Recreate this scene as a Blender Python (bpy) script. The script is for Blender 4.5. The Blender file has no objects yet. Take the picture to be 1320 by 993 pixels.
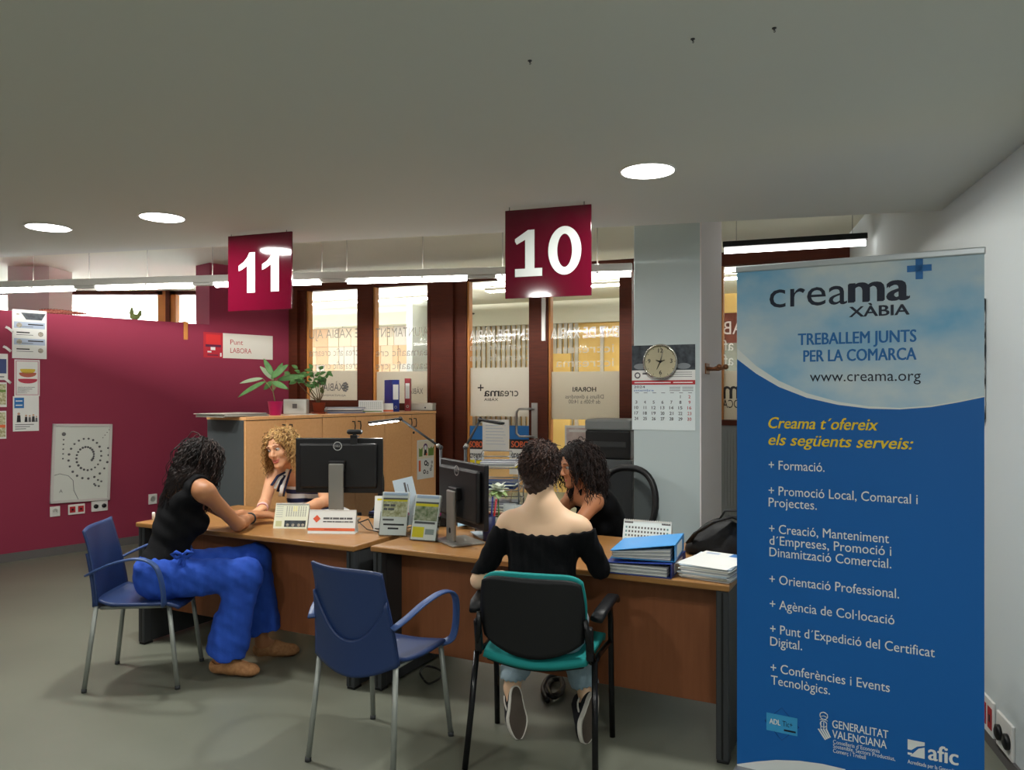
import bpy, bmesh, math, random
import numpy as np
from mathutils import Vector, Matrix, Euler

# ------------------------------------------------------------------ camera, light, exposure
SC = bpy.context.scene
COL = SC.collection
FPX, CAMZ, HY, CX = 993.0, 1.5, 507.0, 660.0     # focal length in px of the 1320 wide frame, eye height, horizon row
cam_d = bpy.data.cameras.new('camera')
cam_d.sensor_width = 36.0
cam_d.lens = FPX / 1320 * 36
cam_d.shift_y = (HY - 496.5) / 1320
cam_d.clip_start = 0.05
cam = bpy.data.objects.new('camera', cam_d)
cam.location = (0, 0, CAMZ)
cam.rotation_euler = (math.pi / 2, 0, 0)
COL.objects.link(cam)
SC.camera = cam
SC.view_settings.view_transform = 'Standard'
SC.view_settings.look = 'None'
SC.view_settings.gamma = 1
SC.view_settings.use_curve_mapping = False
SC.view_settings.exposure = 0.0
SC.cycles.max_bounces = 8
SC.cycles.diffuse_bounces = 4
SC.cycles.transparent_max_bounces = 16
SC.cycles.sample_clamp_indirect = 4.0
try:
    SC.cycles.use_denoising = True
    SC.cycles.denoiser = 'OPENIMAGEDENOISE'
except Exception:
    pass
SKY_STRENGTH = 20.0
DOWNLIGHT_W = 25.0
ADDED_UPLIGHT_W = 1200.0
PORCH_FILL_W = 1300.0
HALL_W = 560.0
w = bpy.data.worlds.new('daylight_sky')
SC.world = w
w.use_nodes = True
bg = w.node_tree.nodes['Background']
bg.inputs[0].default_value = (0.93, 0.96, 1.0, 1)
bg.inputs[1].default_value = SKY_STRENGTH

def area(name, loc, sx, sy, power, color=(1, 0.99, 0.97), rot=(0, 0, 0), parent=None, shape='RECTANGLE', spread=180):
    l = bpy.data.lights.new(name, 'AREA')
    l.shape = shape; l.size = sx; l.size_y = sy; l.energy = power; l.color = color
    l.spread = math.radians(spread)
    o = bpy.data.objects.new(name, l)
    o.location = loc; o.rotation_euler = rot
    COL.objects.link(o)
    if parent: o.parent = parent
    return o

# ------------------------------------------------------------------ helpers
def lin(c):
    r = []
    for x in c[:3]:
        x = x / 255.0
        r.append(x / 12.92 if x <= 0.04045 else ((x + 0.055) / 1.055) ** 2.4)
    return (r[0], r[1], r[2], 1.0)

MATS = {}
def mat(name, col, rough=0.5, metal=0.0, spec=0.4, noise=None, bump=None, emit=None, trans=0.0, sheen=0.0, sss=0.0, coat=0.0):
    """noise = (scale xyz, second colour, contrast)   bump = (scale, strength)"""
    if name in MATS: return MATS[name]
    m = bpy.data.materials.new(name); m.use_nodes = True
    nt = m.node_tree; b = nt.nodes['Principled BSDF']
    b.inputs['Base Color'].default_value = lin(col)
    b.inputs['Roughness'].default_value = rough
    b.inputs['Metallic'].default_value = metal
    b.inputs['Specular IOR Level'].default_value = spec
    b.inputs['Coat Weight'].default_value = coat
    b.inputs['Sheen Weight'].default_value = sheen
    if sss:
        b.inputs['Subsurface Weight'].default_value = sss
        b.inputs['Subsurface Radius'].default_value = (0.012, 0.005, 0.003)
    if trans: b.inputs['Transmission Weight'].default_value = trans
    if emit:
        b.inputs['Emission Color'].default_value = lin(emit[0]); b.inputs['Emission Strength'].default_value = emit[1]
    if noise or bump:
        tc = nt.nodes.new('ShaderNodeTexCoord')
    if noise:
        mp = nt.nodes.new('ShaderNodeMapping'); mp.inputs['Scale'].default_value = noise[0]
        nt.links.new(tc.outputs['Object'], mp.inputs[0])
        n = nt.nodes.new('ShaderNodeTexNoise'); n.inputs['Scale'].default_value = 1.0; n.inputs['Detail'].default_value = 5
        nt.links.new(mp.outputs[0], n.inputs['Vector'])
        r = nt.nodes.new('ShaderNodeValToRGB')
        c = noise[2] if len(noise) > 2 else 0.2
        r.color_ramp.elements[0].position = 0.5 - c; r.color_ramp.elements[1].position = 0.5 + c
        r.color_ramp.elements[0].color = lin(col); r.color_ramp.elements[1].color = lin(noise[1])
        nt.links.new(n.outputs[0], r.inputs[0]); nt.links.new(r.outputs[0], b.inputs['Base Color'])
    if bump:
        n2 = nt.nodes.new('ShaderNodeTexNoise'); n2.inputs['Scale'].default_value = bump[0]; n2.inputs['Detail'].default_value = 4
        nt.links.new(tc.outputs['Object'], n2.inputs['Vector'])
        bp = nt.nodes.new('ShaderNodeBump'); bp.inputs['Strength'].default_value = bump[1]; bp.inputs['Distance'].default_value = 0.01
        nt.links.new(n2.outputs[0], bp.inputs['Height']); nt.links.new(bp.outputs[0], b.inputs['Normal'])
    MATS[name] = m
    return m

def glass_mat(name, tint=(1, 1, 1), gloss=1.0, clear=0.94):
    if name in MATS: return MATS[name]
    m = bpy.data.materials.new(name); m.use_nodes = True
    nt = m.node_tree; nt.nodes.clear()
    out = nt.nodes.new('ShaderNodeOutputMaterial')
    tr = nt.nodes.new('ShaderNodeBsdfTransparent'); tr.inputs[0].default_value = (tint[0] * clear, tint[1] * clear, tint[2] * clear, 1)
    gl = nt.nodes.new('ShaderNodeBsdfGlossy'); gl.inputs['Roughness'].default_value = 0.03
    fr = nt.nodes.new('ShaderNodeFresnel'); fr.inputs[0].default_value = 1.35
    mu = nt.nodes.new('ShaderNodeMath'); mu.operation = 'MULTIPLY'; mu.inputs[1].default_value = gloss
    mx = nt.nodes.new('ShaderNodeMixShader')
    nt.links.new(fr.outputs[0], mu.inputs[0]); nt.links.new(mu.outputs[0], mx.inputs[0])
    nt.links.new(tr.outputs[0], mx.inputs[1]); nt.links.new(gl.outputs[0], mx.inputs[2])
    nt.links.new(mx.outputs[0], out.inputs[0])
    MATS[name] = m
    return m

def film_mat(name, col, clear, diffuse=0.5):
    """vinyl or frosted film: lets some light straight through, scatters the rest"""
    if name in MATS: return MATS[name]
    m = bpy.data.materials.new(name); m.use_nodes = True
    nt = m.node_tree; nt.nodes.clear()
    out = nt.nodes.new('ShaderNodeOutputMaterial')
    tr = nt.nodes.new('ShaderNodeBsdfTransparent')
    di = nt.nodes.new('ShaderNodeBsdfDiffuse'); di.inputs[0].default_value = lin(col)
    tl = nt.nodes.new('ShaderNodeBsdfTranslucent'); tl.inputs[0].default_value = lin(col)
    a = nt.nodes.new('ShaderNodeMixShader'); a.inputs[0].default_value = 1 - diffuse
    b = nt.nodes.new('ShaderNodeMixShader'); b.inputs[0].default_value = clear
    nt.links.new(di.outputs[0], a.inputs[1]); nt.links.new(tl.outputs[0], a.inputs[2])
    nt.links.new(a.outputs[0], b.inputs[1]); nt.links.new(tr.outputs[0], b.inputs[2])
    nt.links.new(b.outputs[0], out.inputs[0])
    MATS[name] = m
    return m

_TXT = {}
def text_geo(s, bold=0.0, shear=0.0):
    key = (s, bold, shear)
    if key in _TXT: return _TXT[key]
    c = bpy.data.curves.new('t', 'FONT'); c.body = s; c.resolution_u = 3; c.offset = bold; c.shear = shear
    o = bpy.data.objects.new('t', c)
    me = o.to_mesh()
    vs = [tuple(v.co) for v in me.vertices]; fs = [tuple(p.vertices) for p in me.polygons]
    o.to_mesh_clear(); bpy.data.objects.remove(o); bpy.data.curves.remove(c)
    _TXT[key] = (vs, fs)
    return _TXT[key]
CAP = None

class MB:
    def __init__(s):
        s.v = []; s.f = []; s.m = []; s.sm = []; s.mats = []; s.M = Matrix.Identity(4)
    def mi(s, m):
        if m not in s.mats: s.mats.append(m)
        return s.mats.index(m)
    def add(s, vs, fs, m, smooth=False):
        b = len(s.v); k = s.mi(m); M = s.M
        s.v.extend([tuple(M @ Vector(p)) for p in vs])
        for f in fs:
            s.f.append(tuple(i + b for i in f)); s.m.append(k); s.sm.append(smooth)
        return s
    def box(s, c, sz, m, bev=0.0, rz=0.0, R=None, seg=2, smooth=False):
        bm = bmesh.new(); bmesh.ops.create_cube(bm, size=1.0)
        for v in bm.verts: v.co = Vector((v.co.x * sz[0], v.co.y * sz[1], v.co.z * sz[2]))
        if bev > 0:
            bmesh.ops.bevel(bm, geom=list(bm.edges), offset=min(bev, min(sz) * 0.45), segments=seg, profile=0.5, affect='EDGES')
        T = Matrix.Translation(Vector(c)) @ (R if R is not None else Matrix.Rotation(rz, 4, 'Z'))
        bm.verts.index_update()
        vs = [T @ v.co for v in bm.verts]; fs = [[v.index for v in f.verts] for f in bm.faces]
        bm.free()
        return s.add(vs, fs, m, smooth)
    def box2(s, lo, hi, m, bev=0.0):
        return s.box([(a + b) / 2 for a, b in zip(lo, hi)], [abs(b - a) for a, b in zip(lo, hi)], m, bev)
    def poly(s, pts, m):
        return s.add(pts, [tuple(range(len(pts)))], m)
    def rect(s, x0, y0, x1, y1, m, z=0.0):
        return s.poly([(x0, y0, z), (x1, y0, z), (x1, y1, z), (x0, y1, z)], m)
    def disc(s, x, y, r, m, z=0.0, n=24, ry=None):
        ry = r if ry is None else ry
        return s.poly([(x + r * math.cos(2 * math.pi * i / n), y + ry * math.sin(2 * math.pi * i / n), z) for i in range(n)], m)
    def ring(s, x, y, r0, r1, m, z=0.0, n=28):
        vs = []
        for i in range(n):
            a = 2 * math.pi * i / n
            vs += [(x + r0 * math.cos(a), y + r0 * math.sin(a), z), (x + r1 * math.cos(a), y + r1 * math.sin(a), z)]
        return s.add(vs, [(2 * i, 2 * i + 1, (2 * i + 3) % (2 * n), (2 * i + 2) % (2 * n)) for i in range(n)], m)
    def prism(s, pts, z0, z1, m, m_top=None, m_bot=None):
        n = len(pts)
        vs = [(p[0], p[1], z0) for p in pts] + [(p[0], p[1], z1) for p in pts]
        s.add(vs, [(i, (i + 1) % n, n + (i + 1) % n, n + i) for i in range(n)], m)
        s.poly([(p[0], p[1], z1) for p in pts], m_top or m)
        return s.poly([(p[0], p[1], z0) for p in reversed(pts)], m_bot or m)
    def loft(s, rings, m, cap=True, closed=True, smooth=True):
        n = len(rings[0]); vs = [p for r in rings for p in r]; fs = []
        for i in range(len(rings) - 1):
            for j in range(n if closed else n - 1):
                fs.append((i * n + j, i * n + (j + 1) % n, (i + 1) * n + (j + 1) % n, (i + 1) * n + j))
        if cap and closed:
            fs.append(tuple(reversed(range(n)))); fs.append(tuple(range((len(rings) - 1) * n, len(rings) * n)))
        return s.add(vs, fs, m, smooth)
    def tube(s, pts, r, m, n=10, cap=True, smooth=True):
        pts = [Vector(p) for p in pts]; k = len(pts)
        rr = r if isinstance(r, (list, tuple)) else [r] * k
        rings = []; nrm = None
        for i in range(k):
            t = (pts[min(i + 1, k - 1)] - pts[max(i - 1, 0)])
            t = t.normalized() if t.length > 1e-9 else Vector((0, 0, 1))
            if nrm is None:
                a = Vector((0, 0, 1)) if abs(t.z) < 0.9 else Vector((1, 0, 0))
                nrm = (a - t * a.dot(t)).normalized()
            else:
                nrm = nrm - t * nrm.dot(t)
                nrm = nrm.normalized() if nrm.length > 1e-6 else t.orthogonal().normalized()
            b = t.cross(nrm)
            rings.append([pts[i] + (nrm * math.cos(2 * math.pi * j / n) + b * math.sin(2 * math.pi * j / n)) * rr[i] for j in range(n)])
        return s.loft(rings, m, cap, True, smooth)
    def ribbon(s, pts, wv, w, t, m, smooth=True):
        """flat bar swept along pts; wv = its width direction"""
        pts = [Vector(p) for p in pts]; wv = Vector(wv).normalized(); k = len(pts); rings = []
        for i in range(k):
            tg = (pts[min(i + 1, k - 1)] - pts[max(i - 1, 0)]).normalized()
            wd = (wv - tg * wv.dot(tg)).normalized(); nn = tg.cross(wd)
            e = []
            for a in range(12):
                c, q = math.cos(2 * math.pi * a / 12), math.sin(2 * math.pi * a / 12)
                e.append(pts[i] + wd * (w / 2) * math.copysign(abs(c) ** 0.5, c) + nn * (t / 2) * math.copysign(abs(q) ** 0.6, q))
            rings.append(e)
        return s.loft(rings, m, True, True, smooth)
    def lathe(s, prof, m, n=24, c=(0, 0, 0), smooth=True, cap=True):
        rings = [[(c[0] + r * math.cos(2 * math.pi * j / n), c[1] + r * math.sin(2 * math.pi * j / n), c[2] + z) for j in range(n)] for r, z in prof]
        return s.loft(rings, m, cap, True, smooth)
    def ball(s, c, r, m, n=12, R=None):
        r = r if isinstance(r, (list, tuple)) else (r, r, r)
        rings = []
        for i in range(n + 1):
            a = math.pi * i / n
            ring = []
            for j in range(n * 2):
                b = math.pi * j / n
                p = Vector((r[0] * math.sin(a) * math.cos(b), r[1] * math.sin(a) * math.sin(b), -r[2] * math.cos(a)))
                if i in (0, n): p = Vector((1e-5 * math.cos(b), 1e-5 * math.sin(b), -r[2] * math.cos(a)))
                if R is not None: p = R @ p
                ring.append(Vector(c) + p)
            rings.append(ring)
        return s.loft(rings, m, True, True, True)
    def grid(s, fn, nu, nv, m, th=0.0, smooth=True):
        P = [[Vector(fn(i / nu, j / nv)) for j in range(nv + 1)] for i in range(nu + 1)]
        vs = [p for r in P for p in r]; q = nv + 1
        idx = lambda i, j: i * q + j
        fs = [(idx(i, j), idx(i + 1, j), idx(i + 1, j + 1), idx(i, j + 1)) for i in range(nu) for j in range(nv)]
        if th:
            N = []
            for i in range(nu + 1):
                for j in range(nv + 1):
                    du = P[min(i + 1, nu)][j] - P[max(i - 1, 0)][j]; dv = P[i][min(j + 1, nv)] - P[i][max(j - 1, 0)]
                    c = du.cross(dv); N.append(c.normalized() if c.length > 1e-12 else Vector((0, 0, 1)))
            o = len(vs)
            vs = vs + [vs[k] - N[k] * th for k in range(o)]
            fs += [tuple(o + k for k in reversed(f)) for f in fs]
            bd = [idx(i, 0) for i in range(nu)] + [idx(nu, j) for j in range(nv)] + [idx(i, nv) for i in range(nu, 0, -1)] + [idx(0, j) for j in range(nv, 0, -1)]
            for k in range(len(bd)):
                a, b = bd[k], bd[(k + 1) % len(bd)]
                fs.append((b, a, o + a, o + b))
        return s.add(vs, fs, m, smooth)
    def text(s, t, m, x, y, w=None, h=None, bold=0.0, shear=0.0, mirror=False, align='L', z=0.0):
        """t with its baseline at (x, y); h = cap height, w = total width (None keeps the proportions)"""
        global CAP
        if CAP is None:
            v, _ = text_geo('H'); CAP = max(p[1] for p in v)
        if bold > 0:                                    # heavier lettering: the strokes laid side by side
            hh = h or 0.05
            n = 2 if bold < 0.02 else 4
            for k in range(n):
                q = (k / (n - 1) - 0.5)
                s.text(t, m, x + q * bold * hh * 2.2, y + (0.35 * bold * hh if k % 2 else -0.35 * bold * hh), w, h, 0.0, shear, mirror, align, z + k * 0.00008)
            return s
        vs, fs = text_geo(t, 0.0, shear)
        if not vs: return s
        x0 = min(p[0] for p in vs); x1 = max(p[0] for p in vs)
        if h is None: h = CAP * w / max(x1 - x0, 1e-6)
        ky = h / CAP; kx = (w / (x1 - x0)) if w else ky
        W_ = (x1 - x0) * kx
        ox = x - {'L': 0, 'C': W_ / 2, 'R': W_}[align]
        out = []
        for p in vs:
            q = (p[0] - x0) * kx
            if mirror: q = W_ - q
            out.append((ox + q, y + p[1] * ky, z))
        fs2 = [tuple(reversed(f)) for f in fs] if mirror else fs
        return s.add(out, fs2, m)
    def build(s, name, parent=None, loc=None, matrix=None):
        me = bpy.data.meshes.new(name)
        me.from_pydata(s.v, [], s.f)
        for m in s.mats: me.materials.append(m)
        me.polygons.foreach_set('material_index', s.m)
        me.polygons.foreach_set('use_smooth', s.sm)
        me.update()
        o = bpy.data.objects.new(name, me); COL.objects.link(o)
        if parent: o.parent = parent
        if loc is not None: o.location = loc
        if matrix is not None: o.matrix_world = matrix
        return o

def tag(o, label, cat, group=None, kind=None):
    o['label'] = label; o['category'] = cat
    if group: o['group'] = group
    if kind: o['kind'] = kind
    return o
def thing(name, label, cat, loc=(0, 0, 0), rz=0.0, group=None, matrix=None):
    o = bpy.data.objects.new(name, None); COL.objects.link(o)
    o.empty_display_size = 0.1
    if matrix is not None: o.matrix_world = matrix
    else:
        o.location = loc; o.rotation_euler = (0, 0, rz)
    return tag(o, label, cat, group)
def struct(name, mb, label, cat, parent=None, **k):
    o = mb.build(name, parent, **k)
    if parent is None: tag(o, label, cat, None, 'structure')
    return o
def copy_thing(o, loc, rz, label):
    r = o.copy(); COL.objects.link(r); r.location = loc; r.rotation_euler = (0, 0, rz); r['label'] = label
    for ch in list(o.children):
        c = ch.copy(); COL.objects.link(c); c.parent = r
        for g in list(ch.children):
            d = g.copy(); COL.objects.link(d); d.parent = c
    return r

def W(px, py, Y):
    return Vector(((px - CX) / FPX * Y, Y, CAMZ + (HY - py) / FPX * Y))
def on_z(px, py, z):
    return W(px, py, (CAMZ - z) * FPX / (py - HY))
def frame(o, x, y=(0, 0, 1)):
    x = Vector(x).normalized(); y = Vector(y); y = (y - x * y.dot(x)).normalized(); z = x.cross(y)
    M = Matrix.Identity(4)
    for i in range(3):
        M[i][0] = x[i]; M[i][1] = y[i]; M[i][2] = z[i]; M[i][3] = o[i]
    return M
class Pl:
    """a vertical plane through P0 running along d (plan directions); maps places seen in the photo onto it"""
    def __init__(s, p0, d):
        s.p = Vector((p0[0], p0[1], 0)); s.d = Vector((d[0], d[1], 0)).normalized()
    def a(s, px):
        k = (px - CX) / FPX
        return (k * s.p.y - s.p.x) / (s.d.x - k * s.d.y)
    def az(s, px, py):
        a = s.a(px); Y = s.p.y + s.d.y * a
        return a, CAMZ + (HY - py) / FPX * Y
    def at(s, a, z, off=0.0):
        n = s.d.cross(Vector((0, 0, 1)))
        return s.p + s.d * a + Vector((0, 0, z)) + n * off
    def M(s, a=0.0, z=0.0, off=0.0):
        return frame(s.at(a, z, off), s.d)

# ------------------------------------------------------------------ materials
m_floor = mat('grey_lino', (107, 110, 98), 0.40, spec=0.35, noise=((1.3, 1.3, 1.3), (121, 123, 109), 0.3))
m_ceil = mat('ceiling_paint', (214, 216, 208), 0.9, spec=0.1)
m_ceil_back = mat('back_ceiling_paint', (230, 230, 212), 0.9, spec=0.1)
m_wall = mat('white_wall_paint', (200, 207, 206), 0.85, spec=0.15, bump=(60, 0.05))
m_col = mat('column_paint', (190, 202, 202), 0.8, spec=0.2)
m_lilac = mat('pale_lilac_and_lit_side', (232, 224, 224), 0.8, spec=0.2)
m_maroon = mat('maroon_paint', (134, 44, 67), 0.7, spec=0.25, noise=((0.8, 0.8, 0.8), (140, 48, 72), 0.3))
m_skirt = mat('grey_skirting', (95, 92, 90), 0.6)
m_brown = mat('brown_window_wood', (84, 34, 15), 0.6, spec=0.2, noise=((6, 6, 60), (66, 26, 12), 0.3))
m_honey_lit = mat('honey_and_lit_wood', (196, 128, 62), 0.5)  # honey wood; also paints daylight onto the brown window reveals
m_glass = glass_mat('window_glass', (1, 1, 1), 0.55, 0.97)
m_vinyl = film_mat('white_vinyl', (238, 238, 234), 0.12)
m_vinyl_thin = film_mat('thin_white_vinyl', (232, 230, 224), 0.45)
m_frost = film_mat('frosted_film', (226, 222, 212), 0.22)
m_frost_dense = film_mat('dense_frosted_film', (226, 220, 206), 0.06)
m_ink = mat('black_ink', (34, 32, 36), 0.6)
m_ink_soft = mat('grey_ink', (96, 94, 96), 0.7)
m_white = mat('white_paper', (232, 232, 228), 0.7)
m_white_pl = mat('white_plastic', (226, 224, 218), 0.4)
m_lamp_body = mat('grey_white_metal', (206, 204, 200), 0.45)
m_emit = mat('lit_tube', (255, 255, 255), emit=((255, 253, 250), 32.0))
m_emit_disc = mat('lit_diffuser', (255, 255, 255), emit=((255, 253, 248), 12.0))
m_wire = mat('steel_wire', (66, 64, 60), 0.6, 0.2)
m_sign = mat('crimson_sign_board', (88, 6, 30), 0.07, spec=0.5)
m_steel = mat('brushed_steel', (176, 174, 170), 0.3, 0.9)
m_black = mat('black_plastic', (15, 15, 17), 0.45)
m_dkgrey = mat('dark_grey_metal', (58, 60, 62), 0.5, spec=0.3)
m_wood = mat('cherry_desk_top', (164, 118, 66), 0.36, noise=((5, 60, 5), (148, 102, 54), 0.3), coat=0.15)
m_panel = mat('cherry_panel', (148, 90, 56), 0.5, noise=((40, 40, 4), (132, 78, 46), 0.3))
m_cab = mat('cabinet_wood', (236, 180, 124), 0.45, noise=((40, 40, 4), (226, 166, 108), 0.3))
m_cab_side = mat('cabinet_grey_side', (74, 80, 82), 0.55)
m_stone = mat('pale_stone_cladding', (206, 190, 168), 0.8, noise=((1.5, 1.5, 4), (180, 150, 120), 0.12))
m_yellow = mat('yellow_wall_paint', (230, 194, 116), 0.7)
m_slat = mat('grey_slat', (196, 192, 178), 0.6)
m_red = mat('signal_red', (178, 40, 48), 0.5)
m_orange = mat('orange_print', (226, 106, 60), 0.6)
m_yel_print = mat('yellow_print', (232, 214, 40), 0.6)
m_blue_print = mat('blue_print', (40, 110, 176), 0.6)
m_green_print = mat('green_print', (110, 140, 60), 0.6)
m_olive = mat('olive_photo', (146, 140, 84), 0.6, noise=((60, 60, 60), (226, 222, 190), 0.2))
m_dkphoto = mat('dark_photo', (26, 34, 44), 0.4, noise=((30, 30, 30), (70, 78, 84), 0.2))
m_greyphoto = mat('grey_photo', (120, 118, 112), 0.5, noise=((80, 80, 80), (200, 190, 168), 0.2))
m_skyblue = mat('pale_blue_print', (176, 190, 210), 0.6)

# ------------------------------------------------------------------ planes of the room
PLW = Pl((-4.52, 6.8), (0.657, 0.754))          # maroon partition, left
PW = Pl((-2.54, 9.0), (0.926, -0.378))          # glazed wall at the back
PC = Pl((0.79, 5.0), (0.906, -0.423))           # front of the column
COLW = 0.43
_c = PC.at(COLW, 0)
PCS = Pl((_c.x, _c.y), (0.423, 0.906))          # right side of the column
PR = Pl((2.06, 3.35), (-0.254, -0.967))         # right-hand wall
PB = Pl((0.885, 3.03), (0.872, -0.4975))        # roll-up banner
LOW_Z, HIGH_Z = 2.45, 2.90
def bulk_y(x): return 4.01 + (2.22 - x) * 0.238

# ------------------------------------------------------------------ setting
b = MB(); b.box2((-10, -3.2, -0.1), (10, 15, 0.0), m_floor); struct('floor', b, 'grey green linoleum floor of the whole office', 'floor')
b = MB()
b.prism([(-10, -3.2), (3.4, -3.2), (3.4, bulk_y(3.4)), (-10, bulk_y(-10))], LOW_Z, HIGH_Z, m_ceil)
struct('ceiling', b, 'low grey white ceiling slab over the waiting side of the desks', 'ceiling')
b = MB(); b.box2((-10, 3.0, HIGH_Z + 0.001), (10, 15, HIGH_Z + 0.12), m_ceil_back)
struct('ceiling_back', b, 'higher cream ceiling behind the bulkhead edge', 'ceiling')

b = MB(); b.M = PR.M()
b.box2((-4.8, 0, -0.2), (7.2, HIGH_Z, 0), m_wall)
struct('wall_right', b, 'white painted wall on the right behind the blue banner', 'wall')
b = MB(); b.M = PR.M(); b.box2((-4.0, 0, 0), (6.9, 0.05, 0.012), m_skirt)
struct('baseboard_right', b, 'low grey skirting along the right white wall', 'baseboard')
b = MB(); b.box2((-10, -3.3, 0), (3.4, -3.1, HIGH_Z), m_wall); struct('wall_rear', b, 'white wall behind the camera', 'wall')
b = MB(); b.box2((-10.1, -3.2, 0), (-9.9, 10.6, HIGH_Z), m_wall); struct('wall_left', b, 'white wall far to the left', 'wall')

a_pier = PLW.a(270)
A_END = PLW.a(376)
b = MB(); b.M = PLW.M(); b.box2((-6.2, 0, -0.12), (a_pier, 2.235, 0), m_maroon)
struct('wall_partition', b, 'maroon partition wall with posters, lower than the ceiling', 'wall')
b = MB(); b.M = PLW.M(); b.box2((a_pier, 0, -0.3), (A_END, HIGH_Z, 0), m_maroon)
struct('wall_pier', b, 'maroon full height pier behind the hanging number 11 sign', 'wall')
b = MB(); b.M = PLW.M(); b.box2((-6.2, 0, 0), (A_END, 0.075, 0.014), m_skirt)
struct('baseboard_left', b, 'grey skirting along the foot of the maroon partition', 'baseboard')

# column under the bulkhead edge
b = MB(); b.M = PC.M(); b.box2((0, 0, -0.72), (COLW - 0.001, HIGH_Z, 0), m_col, 0.006)
c = struct('column', b, 'pale grey square column carrying the wall calendar and clock', 'column')
b = MB(); b.M = PCS.M(); b.box2((0.001, 0, -0.01), (0.72, HIGH_Z, 0.004), m_lilac)  # paler tint puts the window light on this side into the colour
struct('lit_side_face', b, '', '', parent=c)
# white column behind the partition
b = MB(); p0 = W(10, 400, 8.5); p1 = W(63, 400, 8.5)
b.box2((p0.x, 8.5, 0), (p1.x, 8.95, HIGH_Z), m_lilac)
struct('column_back', b, 'pale lilac column rising behind the maroon partition at far left', 'column')

# daylight windows behind the partition
YB = 10.6
for k, (xa, xb) in enumerate([(-10, -7.4), (-7.4, W(212, 400, YB).x), (W(222, 400, YB).x, -3.15)]):
    b = MB()
    for (x0, x1, z0, z1) in [(xa, xa + 0.07, 0, HIGH_Z), (xb - 0.07, xb, 0, HIGH_Z), (xa, xb, 0, 0.9), (xa, xb, HIGH_Z - 0.05, HIGH_Z)]:
        b.box2((x0, YB - 0.05, z0), (x1, YB + 0.07, z1), m_honey_lit if x1 - x0 < 1 else m_brown)
    fr = struct('window_%d' % (11 + k), b, 'tall daylight window behind the maroon partition, ' + ['far left', 'between the column and the wooden post', 'beside the maroon pier'][k], 'window')
    b = MB(); b.box2((xa + 0.07, YB, 0.9), (xb - 0.07, YB + 0.008, HIGH_Z - 0.05), m_glass); b.build('glass', fr)
b = MB(); b.box2((W(212, 400, YB).x, YB - 0.06, 0), (W(217, 400, YB).x, YB + 0.1, HIGH_Z), m_honey_lit)
b.box2((W(217, 400, YB).x, YB - 0.09, 0), (W(222, 400, YB).x, YB + 0.1, HIGH_Z), m_brown)
struct('trim_1', b, 'double wooden post between the daylight windows behind the partition', 'trim')

# glazed wall --------------------------------------------------------------
HB, HT = 2.69, 2.80
def wbox(b, x0, x1, z0, z1, d0, d1, m, bev=0.0): b.box2((x0, z0, d0), (x1, z1, d1), m, bev)
a = PW.a
b = MB(); b.M = PW.M()
wbox(b, a(370), a(1150), HB, HT, -0.07, 0.05, m_brown);
wbox(b, a(600), a(650), HB + 0.03, HT - 0.02, 0.05, 0.075, m_black)
struct('trim_2', b, 'dark brown timber header along the top of the glazed wall', 'trim')
b = MB(); b.M = PW.M()
for x0, x1, d in [(374, 381, .03), (381, 388, .07), (388, 397, .02)]: wbox(b, a(x0), a(x1), 0, HB, -0.07, d, m_brown)
struct('trim_3', b, 'dark brown ridged jamb where the maroon pier meets the glazed wall', 'trim')
b = MB(); b.M = PW.M()
for x0, x1, d in [(556, 574, .04), (574, 588, .08), (588, 601, .03)]: wbox(b, a(x0), a(x1), 0, HB, -0.08, d, m_brown)
struct('trim_4', b, 'wide dark brown timber post between the windows and the glass doors', 'trim')

def pane(name, kind, label, x0, x1, f0, f1, z0, z1, texts, films=(), logo=None, low_panel=False):
    """x0,x1: clear glass in the photo; f0,f1: outer frame edges"""
    b = MB(); b.M = PW.M()
    X0, X1, F0, F1 = a(x0), a(x1), a(f0), a(f1)
    wbox(b, F0, X0, 0, HB, -0.06, 0.05, m_brown); wbox(b, X1, F1, 0, HB, -0.06, 0.05, m_brown)
    wbox(b, X0, X1, HB - 0.012, HB, -0.05, 0.04, m_brown)
    wbox(b, X0, X1, z0 - 0.07, z0, -0.06, 0.05, m_brown)
    if low_panel: wbox(b, X0, X1, 0, z0 - 0.07, -0.03, 0.02, m_brown)
    wbox(b, X0, X0 + 0.02, z0, HB, -0.06, 0.02, m_honey_lit)  # bright strip paints the outside light on the brown reveal
    fr = struct(name, b, label, kind)
    g = MB(); g.M = PW.M(); wbox(g, X0, X1, z0, z1, -0.012, -0.004, m_glass); g.build('glass', fr)
    if films:
        g = MB(); g.M = PW.M()
        for (fz0, fz1, m) in films: wbox(g, X0 + 0.002, X1 - 0.002, fz0, fz1, -0.0165, -0.0135, m)
        g.build('frosted_film', fr)
    if texts:
        g = MB(); g.M = PW.M()
        for t in texts:
            s, z, h, m = t[0], t[1], t[2], t[3]
            wd = (X1 - X0 - 0.03) * (t[4] if len(t) > 4 else 1.0)
            cx = (X0 + X1) / 2 + (t[5] if len(t) > 5 else 0)
            g.text(s, m, cx, z, wd, h, bold=(t[6] if len(t) > 6 else 0.0), mirror=True, align='C', z=-0.002)
        g.build('lettering', fr)
    return fr
zA, zB, zC = 2.115, 1.975, 1.845
def z_at(px, py): return PW.az(px, py)[1]
t1 = z_at(430, 436); t2 = z_at(430, 459); t3 = z_at(430, 476)
m_backlit_vinyl = film_mat('backlit_white_vinyl', (150, 146, 140), 0.35)  # white vinyl, coloured grey for its shaded look against bright glass
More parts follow.
